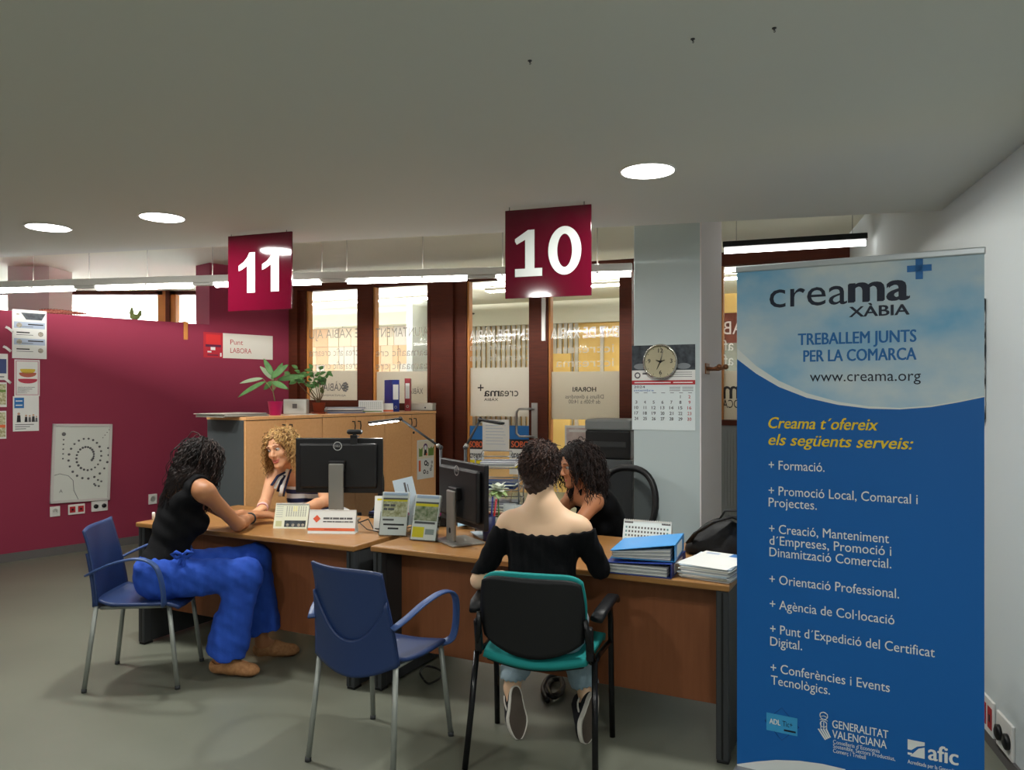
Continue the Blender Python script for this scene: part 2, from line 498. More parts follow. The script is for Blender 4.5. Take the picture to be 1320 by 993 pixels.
w1 = pane('window_1', 'window', 'first tall window of the glazed wall, behind the potted plants', 397, 463.6, 395, 473, z_at(430, 516), HB,
     [('E XÀBIA AJU', t1, .10, m_backlit_vinyl), ('crea afic creama', t2, .085, m_backlit_vinyl), ('crea afic creama', t3, .085, m_backlit_vinyl),
      ('XÀBIA', z_at(430, 504), .085, m_ink_soft, .42, 0.0), ('AJUNTAMENT', z_at(430, 511), .02, m_ink_soft, .5, 0.0)],
     [(z_at(430, 516), z_at(430, 478), m_frost_dense)], low_panel=True)
g = MB(); g.M = PW.M(); cx = a(445)
for i in range(9):
    an = 2 * math.pi * i / 9; g.ball((cx + .03 * math.cos(an), z_at(430, 499) + .045 * math.sin(an), -0.002), (.014, .012, .001), m_ink_soft, 4)
g.ball((cx, z_at(430, 499), -0.002), (.02, .03, .001), m_ink_soft, 5); g.build('crest', w1)
w2 = pane('window_2', 'window', 'second tall window of the glazed wall, behind the blue binder', 482.7, 553.6, 473, 557, z_at(520, 520), HB,
     [('AJUNTAMENT', z_at(520, 434), .10, m_backlit_vinyl), ('eamaafic cre', z_at(520, 459), .085, m_backlit_vinyl), ('eamaafic cre', z_at(520, 476), .085, m_backlit_vinyl),
      ('XÀBIA', z_at(540, 508), .06, m_ink_soft, .26, .18)],
     [(z_at(520, 520), z_at(520, 479), m_frost_dense)], low_panel=True)
dz0, dz1 = z_at(643, 537), z_at(643, 474)
d1 = pane('door_1', 'door', 'glass door leaf with the mirrored creama sign and steel pull handle', 603.6, 684, 601, 695.5, 0.25, HB,
     [('ENT DE XÀBIA', z_at(643, 438), .105, m_vinyl), ('creamaafic crea', z_at(643, 451), .07, m_vinyl_thin), ('creamaafic crea', z_at(643, 465), .07, m_vinyl_thin)],
     [(dz0, dz1, m_frost)])
g = MB(); g.M = PW.M(); zz = z_at(640, 511)
g.text('crea', m_ink, a(668), zz, a(668) - a(644), .085, 0.0, mirror=True, align='R', z=-0.002)
g.text('ma', m_ink, a(643.5), zz, a(643.5) - a(624), .085, 0.03, mirror=True, align='R', z=-0.002)
g.text('XÀBIA', m_ink, a(642), z_at(640, 517), a(642) - a(624), .028, 0.02, mirror=True, align='R', z=-0.002)
px_, pz_ = a(619.5), z_at(620, 500)
g.rect(px_ - .035, pz_ - .007, px_ + .035, pz_ + .007, m_ink, -0.002); g.rect(px_ - .007, pz_ - .035, px_ + .007, pz_ + .035, m_ink, -0.002)
g.build('logo', d1)
# handle of the door
g = MB(); g.M = PW.M()
hz0, hz1, hx = z_at(676, 562), z_at(676, 527), a(690)
hx2 = a(671.5)
g.tube([(hx, hz1, .05), (hx, hz1, .10), (hx - .03, hz1, .12), (hx2 + .03, hz1, .12), (hx2, hz1 - .03, .12), (hx2, hz0 + .03, .12), (hx2 + .03, hz0, .12), (hx - .03, hz0, .12), (hx, hz0, .10), (hx, hz0, .05)], .012, m_steel, 10)
wbox(g, hx - .02, hx + .045, hz0 - .02, hz1 + .06, .05, .058, m_steel); g.build('pull_handle', d1)
d2 = pane('door_2', 'door', 'glass door leaf with the mirrored HORARI opening hours panel', 708, 800, 695.5, 816, 0.25, HB,
     [('ENT DE XÀBIA', z_at(750, 436), .11, m_vinyl), ('iccreama', z_at(750, 455), .085, m_vinyl_thin, .85), ('iccreama', z_at(750, 473), .085, m_vinyl_thin, .85),
      ('HORARI', z_at(753, 505), .045, m_ink, .34, 0, .03), ('Dilluns a divendres', z_at(753, 514), .04, m_ink_soft, .56), ('de 9:00h a 14:00', z_at(753, 520.5), .04, m_ink_soft, .46)],
     [(z_at(753, 541), z_at(753, 479), m_frost_dense)])
g = MB(); g.M = PW.M(); wbox(g, a(701), a(706), z_at(703, 440), HB, .05, .075, m_white_pl, .005); g.build('door_closer_rod', d2)
w3 = pane('window_3', 'window', 'window of the glazed wall seen just right of the column', 930, 1010, 905, 1020, z_at(940, 543), HB,
     [('DE XÀB', z_at(940, 431), .12, m_vinyl), ('creama af', z_at(940, 452), .10, m_vinyl), ('creama af', z_at(940, 471), .10, m_vinyl),
      ('cream', z_at(940, 514), .17, m_ink, 1.0, 0, .02), ('LOCA', z_at(940, 526), .075, m_ink, .36, -.17)],
     [(z_at(940, 543), z_at(940, 478), m_frost_dense)], low_panel=True)
w4 = pane('window_4', 'window', 'window of the glazed wall hidden behind the banner', 1030, 1120, 1020, 1150, z_at(940, 543), HB, [], [(z_at(940, 543), z_at(940, 478), m_frost_dense)], low_panel=True)

# what lies beyond the glazed wall
_q = PW.at(0, 0, -3.8); PH = Pl((_q.x, _q.y), (0.926, -0.378))      # far wall of porch and hall
S_ST = PH.a(572); S_SL = PH.a(580); S_YE = PH.a(745); S_EN = PH.a(830)
b = MB(); b.M = PH.M()
b.box2((-3.0, 0, -.1), (S_ST, HIGH_Z, 0), m_stone)
rnd = random.Random(5)
m_st = [mat('stone_block_%s' % n, c, 0.85) for n, c in [('cream', (226, 212, 190)), ('tan', (212, 190, 162)), ('grey', (214, 208, 198)), ('rust', (204, 172, 140))]]
z = 0.02
while z < 2.60:
    x = -3.0; h = rnd.uniform(.25, .5)
    while x < S_ST - .05:
        L = rnd.uniform(.1, .3)
        b.box2((x + .004, z + .004, 0), (min(x + L, S_ST) - .004, min(z + h, 2.62) - .004, .006 + rnd.uniform(0, .012)), rnd.choice(m_st)); x += L
    z += h
b.box2((-3.0, 2.62, 0), (S_ST, HIGH_Z, .3), m_ceil_back)
struct('wall_porch', b, 'pale stone clad wall outside the two left windows', 'wall')
b = MB(); b.M = PH.M(); b.box2((S_ST + .1, 0, -.1), (S_EN + 4, HIGH_Z, 0), m_yellow)
x = S_SL
while x < S_YE:
    b.box2((x, .1, 0), (x + .05, 2.56, .05), m_slat); x += .085
b.box2((S_SL - .1, 2.56, 0), (S_EN + 1, HIGH_Z, .09), m_ceil_back)
b.box2((PH.a(715), 0.0, .05), (PH.a(738), 2.1, .10), m_yellow); b.box2((PH.a(775), 0.0, 0), (PH.a(779), 2.5, .06), m_slat)
b.box2((S_SL - .1, 1.25, .3), (PH.a(690), 1.62, .34), mat('pink_notice_band', (186, 120, 116), .7))
b.box2((S_SL - .1, .0, .3), (PH.a(690), 1.0, .34), mat('warm_counter', (206, 170, 120), .6))
b.box2((PH.a(835), 0, 0), (PH.a(1250), 2.2, .08), mat('grey_green_board', (112, 116, 106), .7)); b.box2((PH.a(835), 2.2, 0), (PH.a(1250), 2.62, .08), m_brown)
struct('wall_hall', b, 'yellow hall wall with grey vertical slats beyond the glass doors', 'wall')
b = MB(); b.M = PH.M(); b.box2((S_ST, 0, -.1), (S_ST + .1, HIGH_Z, 1.2), m_wall); struct('wall_return', b, 'short white return wall between porch and hall', 'wall')
b = MB(); b.M = PW.M(); b.box2((8.0, 0, -3.9), (8.1, HIGH_Z, -0.1), m_yellow); struct('wall_hall_end', b, 'yellow end wall of the hall beyond the doors', 'wall')
# grey heater cabinet below window 3
b = MB(); b.M = PW.M()
hx0, hx1 = a(905), a(1060)
b.box2((hx0, 0.0, .06), (hx1, z_at(940, 546) - .01, .2), mat('heater_grey', (140, 142, 140), .5))
for i in range(40):
    x = hx0 + .01 + i * (hx1 - hx0 - .02) / 40
    b.box2((x, .05, .2), (x + .012, z_at(940, 546) - .04, .208), mat('heater_grey', (140, 142, 140), .5))
b.box2((hx0, z_at(940, 546) - .01, .05), (hx1, z_at(940, 541), .23), m_brown)
tag(b.build('radiator_cover'), 'grey ribbed heater cover with brown ledge right of the column', 'radiator cover')

# lamps ---------------------------------------------------------------------
def downlight(x, y, label, first=[None]):
    t = thing('ceiling_downlight', label, 'ceiling light', (x, y, LOW_Z), 0, 'round recessed ceiling lights')
    b = MB(); b.lathe([(0.110, -0.004), (0.118, -0.005), (0.121, -0.002), (0.121, 0.0), (0.110, 0.0)], m_white_pl, 40, cap=False); b.build('trim_ring', t)
    b = MB(); b.lathe([(0.0005, -0.005), (0.111, -0.005), (0.111, -0.001), (0.0005, -0.001)], m_emit_disc, 40, cap=False); b.build('diffuser', t)
    area('downlight_lamp', (0, 0, -0.012), .2, .2, DOWNLIGHT_W, (1, 1, .955), parent=t, shape='DISK')
    return t
for px, py, lab in [(835, 220, 'round lit ceiling light nearest, between the number 10 sign and the right wall'),
                    (209, 280, 'round lit ceiling light just left of the number 11 sign'),
                    (62, 293, 'round lit ceiling light farthest left, above the maroon partition posters')]:
    p = on_z(px, py, LOW_Z); downlight(p.x, p.y, lab)
for x, y, lab in [(-1.9, 1.0, 'round ceiling light out of view left of the camera'), (0.5, 0.2, 'round ceiling light out of view above the camera'),
                  (-4.2, 1.6, 'round ceiling light out of view far left'), (-1.2, -1.6, 'round ceiling light out of view behind the camera')]:
    downlight(x, y, lab)
# linear pendant
PT = Pl((-3.9, 5.88), (4.69, -0.82))
TL0, TL1 = PT.a(-45), PT.a(815)
t = thing('linear_pendant_light', 'long thin white linear light hung on wires behind the two number signs', 'pendant light', matrix=PT.M(0, 2.30))
b = MB(); b.box2((TL0, 0.0, -.03), (TL1, .052, .03), m_lamp_body, .006)
segs = [(-44, 97), (125, 250), (277, 415), (447, 603), (640, 815)]
for i in range(len(segs) - 1):
    b.box2((PT.a(segs[i][1]), -.02, -.022), (PT.a(segs[i + 1][0]), 0.0, .022), m_lamp_body, .004)
b.build('body', t)
for s0, s1 in segs:
    b = MB(); b.tube([(PT.a(s0) + .01, -.016, 0), (PT.a(s1) - .01, -.016, 0)], .019, m_emit, 12)
    b.build('light_tube', t)
for px in (43, 115, 190, 274, 415, 447, 545, 648, 770):
    b = MB(); b.tube([(PT.a(px), .05, 0), (PT.a(px), HIGH_Z - 2.30, 0)], .0016, m_wire, 6); b.lathe([(.012, 0), (.012, .02)], m_lamp_body, 10, (PT.a(px), .0, 0)); b.build('hanging_wire', t)
area('added_uplight', ((TL0 + TL1) / 2, .056, 0), (TL1 - TL0) * .95, .03, ADDED_UPLIGHT_W, (1, .97, .92), (-math.pi / 2, 0, 0), parent=t)  # upward light added to brighten the back ceiling, not seen on the fitting
# second linear light right of the column, under the header
_a = W(932, 322, 6.0); _b = W(1118, 310, 5.66)
PT2 = Pl((_a.x, _a.y), ((_b - _a).x, (_b - _a).y)); L2 = (_b - _a).xy.length
t = thing('linear_pendant_light', 'short thin linear light behind the top of the blue banner', 'pendant light', matrix=PT2.M(0, 2.60))
b = MB(); b.box2((0, .03, -.04), (L2, .075, .04), m_black, .006); b.build('body', t)
b = MB(); b.tube([(.01, .006, 0), (L2 - .01, .006, 0)], .022, mat('lit_tube_soft', (255, 255, 255), emit=((255, 253, 250), 9.0)), 12); b.build('light_tube', t)
for x_ in (.1, L2 - .1):
    b = MB(); b.tube([(x_, .07, 0), (x_, HIGH_Z - 2.60, 0)], .0016, m_wire, 6); b.build('hanging_wire', t)
# hall lamp, and a long lamp added to brighten the porch
def long_lamp(x0, x1, d, z, power, label):
    t = thing('ceiling_tube_lamp', label, 'ceiling light', matrix=PW.M(0, 0))
    b = MB(); b.box2((x0, z, d - .05), (x1, z + .04, d + .05), m_lamp_body, .005); b.build('body', t)
    b = MB(); b.box2((x0 + .03, z - .012, d - .04), (x1 - .03, z - .001, d + .04), m_emit); b.build('diffuser', t)
    o = area('hall_lamp', ((x0 + x1) / 2, z - .03, d), x1 - x0, .1, power, (1, .95, .86), (math.pi / 2, 0, 0), parent=t)
    return t
long_lamp(1.6, 6.6, -1.9, 2.84, HALL_W, 'long lit ceiling lamp in the yellow hall beyond the glass doors')
long_lamp(-2.0, 0.6, -2.2, 2.84, PORCH_FILL_W, 'long ceiling lamp added to brighten the porch outside the left windows')
t = thing('dome_lamp', 'small dome lamp under the porch ceiling outside the first window', 'ceiling light', matrix=PW.M(0, 0))
q = PW.a(437)
b = MB(); b.ball((q + .35, 2.64, -2.6), (.13, .02, .13), m_black, 10); b.build('rim', t)
b = MB(); b.ball((q + .35, 2.615, -2.6), (.10, .07, .10), m_white_pl, 10); b.build('dome', t)
b = MB(); b.tube([(q + .35, 2.65, -2.6), (q + .35, HIGH_Z, -2.6)], .01, m_black, 8); b.build('stem', t)

# hanging number signs
def number_sign(cx, cz_top, cy, th, s, label, size=0.45):
    t = thing('number_sign', label, 'sign', matrix=frame((cx, cy, cz_top - size), (math.cos(th), -math.sin(th), 0)))
    b = MB(); b.box2((-size / 2, 0, -.006), (size / 2, size, .006), m_sign, .001); b.build('board', t)
    b = MB()
    W_ = size * .80
    mL = mat('white_sign_letters', (235, 240, 236), .4)
    P_ = lambda pts: b.poly([((x - .5) * size, y * size, .0072) for x, y in pts], mL)
    if s == '11':
        for o_ in (0.0, .372):
            P_([(.175 + o_, .60), (.175 + o_, .525), (.23 + o_, .545), (.31 + o_, .59), (.31 + o_, .235), (.436 + o_, .235), (.436 + o_, .765), (.345 + o_, .765), (.31 + o_, .70), (.25 + o_, .64)])
    else:
        P_([(.12, .64), (.14, .605), (.24, .655), (.24, .33), (.12, .33), (.12, .24), (.44, .24), (.44, .33), (.35, .33), (.35, .765), (.275, .765), (.12, .67)])
        n_ = 40
        for i in range(n_):
            e = []
            for rx, ry, j in ((.19, .27, i), (.19, .27, i + 1), (.085, .185, i + 1), (.085, .185, i)):
                an = 2 * math.pi * j / n_; e.append((.70 + rx * math.cos(an), .51 + ry * math.sin(an)))
            P_(e)
    b.build('numerals', t)
    top = LOW_Z - (cz_top - size)
    for x in (-size * .45, size * .42):
        b = MB(); b.tube([(x, size - .01, .004), (x, top, .004)], .0018, m_wire, 6); b.build('hanging_wire', t)
    return t
p = W(706, 268, 3.88); number_sign(p.x, p.z, 3.88, math.radians(18.7), '10', 'square crimson hanging sign numbered 10 above the middle of the glass doors')
p = W(335, 301, 4.55); number_sign(p.x, min(p.z, 2.44), 4.55, math.radians(19.5), '11', 'square crimson hanging sign numbered 11 in front of the maroon pier')
for px, py, lab in [(683, 78, 'small ceiling hook nearest the number 10 sign'), (893, 50, 'small ceiling hook between the other two'), (998, 36, 'small ceiling hook nearest the right wall')]:
    p = on_z(px, py, LOW_Z)
    b = MB(); b.lathe([(.006, 0), (.006, -.002), (.002, -.003), (.002, -.006), (.001, -.007)], m_dkgrey, 10)
    b.tube([(0, 0, -.005), (.003, 0, -.008), (.002, 0, -.011), (-.002, 0, -.010)], .001, m_dkgrey, 6)
    tag(b.build('ceiling_hook', loc=(p.x, p.y, LOW_Z)), lab, 'hook', 'small hooks in the ceiling')

# ------------------------------------------------------------------ things on the walls
def sheet(name, P, x0, y0, x1, y1, label, cat, draw, base=None, th=.002, off=.0015, group=None, z_off=None):
    """flat print between two photo corners on plane P; draw(mb, w, h, z) adds the printing"""
    a0, zt = P.az(x0, y0); a1, zb = P.az(x1, y1)
    zt2 = P.az(x1, y0)[1]; zb2 = P.az(x0, y1)[1]
    zt = (zt + zt2) / 2; zb = (zb + zb2) / 2
    w_, h_ = a1 - a0, zt - zb
    b = MB(); b.box2((0, 0, 0), (w_, h_, th), base or m_white)
    draw(b, w_, h_, th + .0007)
    return tag(b.build(name, matrix=P.M(a0, zb, off)), label, cat, group)

def d_info(b, w, h, z):
    b.poly([(w * .25, h * .94, z), (w * .97, h * .94, z), (w * .85, h * .80, z), (w * .4, h * .80, z)], m_dkphoto)
    for k in range(4):
        y = h * (.62 - .17 * k)
        b.rect(w * .05, y, w * .95, y + h * .13, m_skyblue if k % 2 == 0 else m_white, z)
        b.rect(w * (.12 if k % 2 else .45), y + h * .07, w * (.5 if k % 2 else .9), y + h * .095, m_ink, z + .0005)
        b.rect(w * .12, y + h * .03, w * .6, y + h * .04, m_ink_soft, z + .0005)
        b.disc(w * (.82 if k % 2 else .2), y + h * .06, w * .08, m_greyphoto, z + .0006)
    b.rect(w * .12, h * .89, w * .2, h * .92, m_greyphoto, z)
sheet('information_poster', PLW, 15.5, 400, 60, 462.5, 'grey blue and white information poster at top of the column of posters', 'poster', d_info)
def d_swirl(b, w, h, z):
    b.rect(w * .04, h * .03, w * .96, h * .97, mat('pink_edge', (196, 150, 158), .6), z - .0003); b.rect(w * .08, h * .05, w * .92, h * .95, m_white, z)
    for (cy, c, r0) in [(.72, mat('ochre_print', (206, 178, 60), .6), .30), (.62, mat('brick_print', (176, 92, 70), .6), .34), (.45, mat('crimson_print', (176, 52, 72), .6), .38)]:
        pts = []
        for i in range(17):
            t_ = math.pi * (1 + i / 16); pts.append((w * (.52 + r0 * math.cos(t_)), h * (cy + .10 * math.sin(t_)), z + .0005))
        for i in range(16, -1, -1):
            t_ = math.pi * (1 + i / 16); pts.append((w * (.52 + r0 * math.cos(t_)), h * (cy + .10 * math.sin(t_) + .11 * math.sin(math.pi * i / 16) + .02), z + .0005))
        b.poly(pts, c)
    for k in range(4): b.rect(w * .12, h * (.24 - .05 * k), w * (.8 - .1 * k), h * (.255 - .05 * k), m_ink_soft, z)
sheet('swirl_poster', PLW, 18.5, 464, 51, 511, 'white poster with ochre and red swirl, in the middle of the poster column', 'poster', d_swirl)
def d_people(b, w, h, z):
    b.rect(w * .05, h * .66, w * .42, h * .96, m_blue_print, z)
    for k in range(2): b.rect(w * .1, h * (.85 - .12 * k), w * .36, h * (.88 - .12 * k), m_white, z + .0005)
    for x, s, c in [(.22, 1, m_ink), (.5, .75, m_ink), (.64, .7, m_ink_soft), (.78, .8, m_ink), (.9, .6, m_ink_soft)]:
        b.disc(w * x, h * (.28 + .22 * s), w * .055 * s, mat('print_skin', (200, 158, 130), .6), z + .0004, 10)
        b.poly([(w * (x - .08 * s), h * .26, z), (w * (x + .08 * s), h * .26, z), (w * (x + .06 * s), h * (.26 + .2 * s), z), (w * (x - .06 * s), h * (.26 + .2 * s), z)], c)
    for k in range(3): b.rect(w * .08, h * (.18 - .06 * k), w * (.8 - .15 * k), h * (.2 - .06 * k), m_ink_soft, z)
sheet('people_poster', PLW, 16.5, 511, 50, 556, 'white poster with blue square and small group of people, lowest of the poster column', 'poster', d_people)
sheet('blue_flyer', PLW, -14, 456, 10, 490, 'flyer with dark blue block, topmost at left edge of the partition', 'poster',
      lambda b, w, h, z: (b.rect(w * .08, h * .25, w * .92, h * .8, mat('navy_print', (56, 70, 120), .6), z), b.rect(w * .1, h * .1, w * .8, h * .14, m_ink_soft, z)), group=None)
sheet('landscape_flyer', PLW, -14, 493, 8.5, 525, 'flyer with green landscape photo, middle one at left edge of the partition', 'poster',
      lambda b, w, h, z: (b.rect(w * .05, h * .1, w * .95, h * .93, m_olive, z), b.rect(w * .05, h * .6, w * .95, h * .7, m_green_print, z + .0004)))
sheet('dark_flyer', PLW, -14, 530, 8, 566, 'flyer with dark green and orange photo, lowest at left edge of the partition', 'poster',
      lambda b, w, h, z: (b.rect(w * .05, h * .06, w * .95, h * .95, m_olive, z), b.rect(w * .3, h * .4, w * .95, h * .5, m_orange, z + .0004)))
for px, py, lab in [(12, 425, 'curl of white tape highest on the maroon partition'), (9, 450, 'curl of white tape above the blue flyer'), (9, 491, 'curl of white tape below the blue flyer')]:
    a_, z_ = PLW.az(px, py)
    b = MB(); b.ribbon([(-.03, .022, 0), (-.012, .012, .012), (.01, -.008, .016), (.028, -.022, .004)], (.5, .8, 0), .022, .0016, m_white)
    tag(b.build('tape_strip', matrix=PLW.M(a_, z_, .003)), lab, 'tape', 'tape curls on the partition')
# whiteboard
a0, zt = PLW.az(63.5, 546.5); a1, zb = PLW.az(140.5, 642); wW, wH = a1 - a0, zt - zb
t = thing('whiteboard', 'small white framed magnetic board with a spiral of magnets on maroon wall', 'board', matrix=PLW.M(a0, zb, .001) @ Matrix.Rotation(math.radians(-2.0), 4, 'Z'))
b = MB(); b.box2((.012, .012, 0), (wW - .012, wH - .012, .016), mat('board_white', (214, 216, 208), .3)); b.build('panel', t)
b = MB()
for lo, hi in [((0, 0), (wW, .025)), ((0, wH - .025), (wW, wH)), ((0, 0), (.025, wH)), ((wW - .025, 0), (wW, wH))]:
    b.box2((lo[0], lo[1], 0), (hi[0], hi[1], .024), mat('board_frame', (206, 200, 196), .4), .003)
b.build('frame', t)
b = MB(); rnd = random.Random(2); MG = []
def blob(u, v, r): MG.append((u * wW, v * wH, r * wW))
for i in range(46):
    an = -0.6 + i * 0.30; rr = .10 + .0062 * i
    blob(.58 + rr * math.cos(an), .58 + rr * 1.05 * math.sin(an) * .8, .017 + .005 * rnd.random())
for k in range(5): blob(.18, .80 - .06 * k, .014)
blob(.18, .87, .035)
for u, v in [(.72, .22), (.78, .27), (.84, .25), (.80, .19), (.74, .20)]: blob(u, v, .018)
for k in range(4): blob(.84 + .035 * k, .82 + .035 * k, .009)
b.tube([(wW * u, wH * v, .017) for u, v in [(.04, .35), (.14, .37), (.28, .34), (.36, .28), (.38, .15), (.46, .03)]], .0022, m_ink_soft, 6)
b.text('A', m_ink_soft, wW * .14, wH * .13, None, .03, z=.0172); b.build('drawn_line', t)
for x_, y_, r_ in MG:
    b = MB(); b.lathe([(r_, 0), (r_, .003), (r_ * .8, .0045), (.0005, .0045)], m_ink_soft, 10, (0, 0, .016)); b.build('magnet', t, loc=(x_, y_, 0))
# sockets
def socket(P, x0, y0, x1, y1, label, n, col):
    a0, zt = P.az(x0, y0); a1, zb = P.az(x1, y1); zb = (zb + P.az(x0, y1)[1]) / 2; zt = (zt + P.az(x1, y0)[1]) / 2
    w_, h_ = a1 - a0, zt - zb
    t = thing('wall_socket', label, 'socket', matrix=P.M(a0, zb, 0))
    b = MB(); b.box2((0, 0, 0), (w_, h_, .012), m_white_pl, .004); b.build('plate', t)
    for k in range(n):
        cx = w_ * (k + .5) / n
        b = MB()
        if col is None:
            b.M = Matrix.Translation((cx, h_ / 2, .012)); b.lathe([(h_ * .32, 0), (h_ * .32, .002), (h_ * .28, .002), (h_ * .26, -.004), (.001, -.004)], m_white_pl, 20)
            b.disc(-.01, 0, .003, m_ink, .0005, 8); b.disc(.01, 0, .003, m_ink, .0005, 8)
        elif col == 'k':
            b.M = Matrix.Translation((cx, h_ / 2, .012)); b.lathe([(h_ * .2, 0), (h_ * .2, .012), (h_ * .12, .018), (.001, .018)], m_black, 16)
        else:
            b.box2((cx - w_ * .17, h_ * .2, .011), (cx + w_ * .17, h_ * .8, .0145), m_red, .002); b.box2((cx - .008, h_ * .4, .014), (cx + .008, h_ * .6, .0155), m_black)
        b.build('outlet', t)
socket(PLW, 64, 653, 77, 666, 'single white wall socket left under the magnetic board', 1, None)
socket(PLW, 87.5, 650, 109, 663, 'double wall socket with two red outlets under the magnetic board', 2, 'r')
socket(PLW, 117.5, 645.5, 138.5, 659, 'double wall socket with two black plugs under the magnetic board', 2, 'k')
socket(PLW, 191, 637, 202, 650, 'single white wall socket beside the seated person in black vest', 1, None)
# label sign across partition and pier
a0, zt = PLW.az(262, 428); am = PLW.az(287, 430)[0]; a1 = PLW.az(351, 435)[0]; zb = PLW.az(351, 464)[1]; h_ = zt - zb
b = MB(); b.box2((0, 0, 0), (am - a0, h_, .004), mat('red_poster', (178, 38, 52), .5)); w_ = am - a0
b.rect(w_ * .12, h_ * .5, w_ * .88, h_ * .92, mat('deep_red_print', (206, 44, 46), .5), .0047); b.rect(w_ * .1, h_ * .42, w_ * .9, h_ * .52, mat('plum_print', (90, 24, 60), .5), .005)
b.rect(w_ * .36, h_ * .3, w_ * .6, h_ * .42, m_white, .0055); b.rect(w_ * .2, h_ * .2, w_ * .4, h_ * .26, m_white, .005); b.rect(w_ * .2, h_ * .08, w_ * .75, h_ * .12, mat('plum_print', (90, 24, 60), .5), .005)
b.rect(w_ * .85, h_ * .05, w_ * .93, h_ * .2, m_white, .005)
tag(b.build('red_poster', matrix=PLW.M(a0, zb, .0015)), 'small red square poster at left end of the Punt LABORA sign', 'poster')
w_ = a1 - am
b = MB(); b.box2((0, 0, 0), (w_, h_, .006), mat('sign_cream', (222, 218, 206), .5))
b.text('Punt', m_red, w_ * .14, h_ * .56, w_ * .25, h_ * .20, z=.0068); b.text('LABORA', m_red, w_ * .14, h_ * .22, w_ * .42, h_ * .2, z=.0068)
tag(b.build('office_sign', matrix=PLW.M(am, zb, .0015)), 'long cream sign lettered Punt LABORA on maroon pier', 'sign')
# wooden clip over the partition top, cactus ornament, knitted bundle
a_, z_ = PLW.az(239, 438)
b = MB(); b.box2((-.022, 0, .001), (.022, 2.245 - z_, .012), m_honey_lit, .002); b.box2((-.022, 2.236 - z_, -.13), (.022, 2.25 - z_, .012), m_honey_lit, .002); b.box2((-.022, 2.10 - z_, -.132), (.022, 2.245 - z_, -.121), m_honey_lit, .002)
tag(b.build('wooden_bracket', matrix=PLW.M(a_, z_, 0)), 'narrow wooden strip hooked over the top of the maroon partition', 'bracket')
a0 = PLW.a(54); a1 = PLW.a(115)
b = MB(); n_ = 40; rings = []
for i in range(n_ + 1):
    u = i / n_; r = .032 * math.sin(math.pi * min(max(u, .02), .98)) ** .35 * (1.1 - .5 * u) + .006 * math.sin(u * 150)
    rings.append([(u * (a1 - a0), .026 + r * .8 * math.sin(2 * math.pi * j / 14) , -.06 + r * .9 * math.cos(2 * math.pi * j / 14)) for j in range(14)])
b.loft(rings, mat('maroon_knit', (120, 40, 44), .95, noise=((90, 90, 90), (170, 110, 90), .15)))
tag(b.build('knitted_bundle', matrix=PLW.M(a0, 2.235, 0)), 'rolled dark red knitted cloth lying on top of the maroon partition', 'cloth')
a_ = PLW.a(177)
t = thing('cactus_ornament', 'small green twin armed cactus ornament on top of the partition', 'ornament', matrix=PLW.M(a_, 2.235, -.06))
b = MB(); b.lathe([(.03, 0), (.04, .03), (.038, .035), (.001, .03)], mat('clay', (150, 96, 60), .8), 14, cap=True); b.M = Matrix.Identity(4)
b2 = MB(); mg = mat('cactus_green', (110, 122, 70), .8)
R90 = Matrix.Rotation(-math.pi / 2, 4, 'X')
b2.M = Matrix.Identity(4)
b2.tube([(-.02, .02, 0), (-.03, .07, 0), (-.028, .12, 0)], [.016, .022, .008], mg, 10); b2.tube([(.02, .02, 0), (.05, .06, 0), (.055, .10, 0)], [.014, .02, .008], mg, 10); b2.ball((0, .03, 0), (.05, .03, .03), mg, 8)
b2.build('cactus', t)
# canvas on the right wall
a0 = PR.a(1272.5); wC = .75
zt = PR.az(1268, 386)[1]; zb = PR.az(1268, 541)[1]
b = MB(); mC = mat('marbled_canvas', (60, 60, 62), .6, noise=((14, 14, 14), (220, 218, 214), .08))
b.box2((0, 0, 0), (wC, zt - zb, .035), mC, .003); b.box2((.02, .02, .035), (wC - .02, zt - zb - .02, .037), mC)
tag(b.build('marbled_canvas', matrix=PR.M(PR.a(1271.5) - wC, zb, .002)), 'grey marbled canvas on right wall, mostly behind the banner', 'picture')
socket(PR, 1269, 899, 1284, 945, 'wall socket with red outlets low on the right wall behind banner', 2, 'r')
socket(PR, 1288, 926, 1309, 976, 'wall socket with black plugs low on the right wall, nearer one', 2, 'k')

# column: calendar, clock, hook
a0, zt = PC.az(815, 446); a1, zb = PC.az(896.5, 555.5); w_, h_ = a1 - a0, zt - zb
t = thing('wall_calendar', 'big paper wall calendar with car photo and September page on column', 'calendar', matrix=PC.M(a0, zb, .001))
b = MB(); b.box2((0, h_ * .585, 0), (w_, h_, .004), m_white)
b.rect(0, h_ * .705, w_, h_, m_dkphoto, .0047)
for x in (.14, .82):
    b.disc(w_ * x, h_ * .75, w_ * .11, mat('car_silver', (130, 136, 140), .3), .0052, 16, h_ * .035)
b.ring(w_ * .09, h_ * .645, .012, .02, m_ink_soft, .0047); b.rect(w_ * .17, h_ * .655, w_ * .33, h_ * .675, m_ink_soft, .0047)
for k in range(3): b.rect(w_ * .5, h_ * (.675 - .025 * k), w_ * .95, h_ * (.68 - .025 * k), m_ink_soft, .0047)
b.rect(0, h_ * .535, w_, h_ * .585, m_red, .0047)
b.rect(w_ * .04, h_ * .553, w_ * .62, h_ * .565, m_white, .0052); b.rect(w_ * .66, h_ * .553, w_ * .96, h_ * .565, m_white, .0052)
b.build('header', t)
b = MB(); b.box2((0, 0, -.0005), (w_, h_ * .585, .003), mat('calendar_paper', (222, 232, 232), .7))
b.text('2024', m_ink, w_ * .03, h_ * .495, w_ * .18, h_ * .026, .02, z=.0037)
b.text('setembre', m_blue_print, w_ * .03, h_ * .455, w_ * .32, h_ * .026, z=.0037)
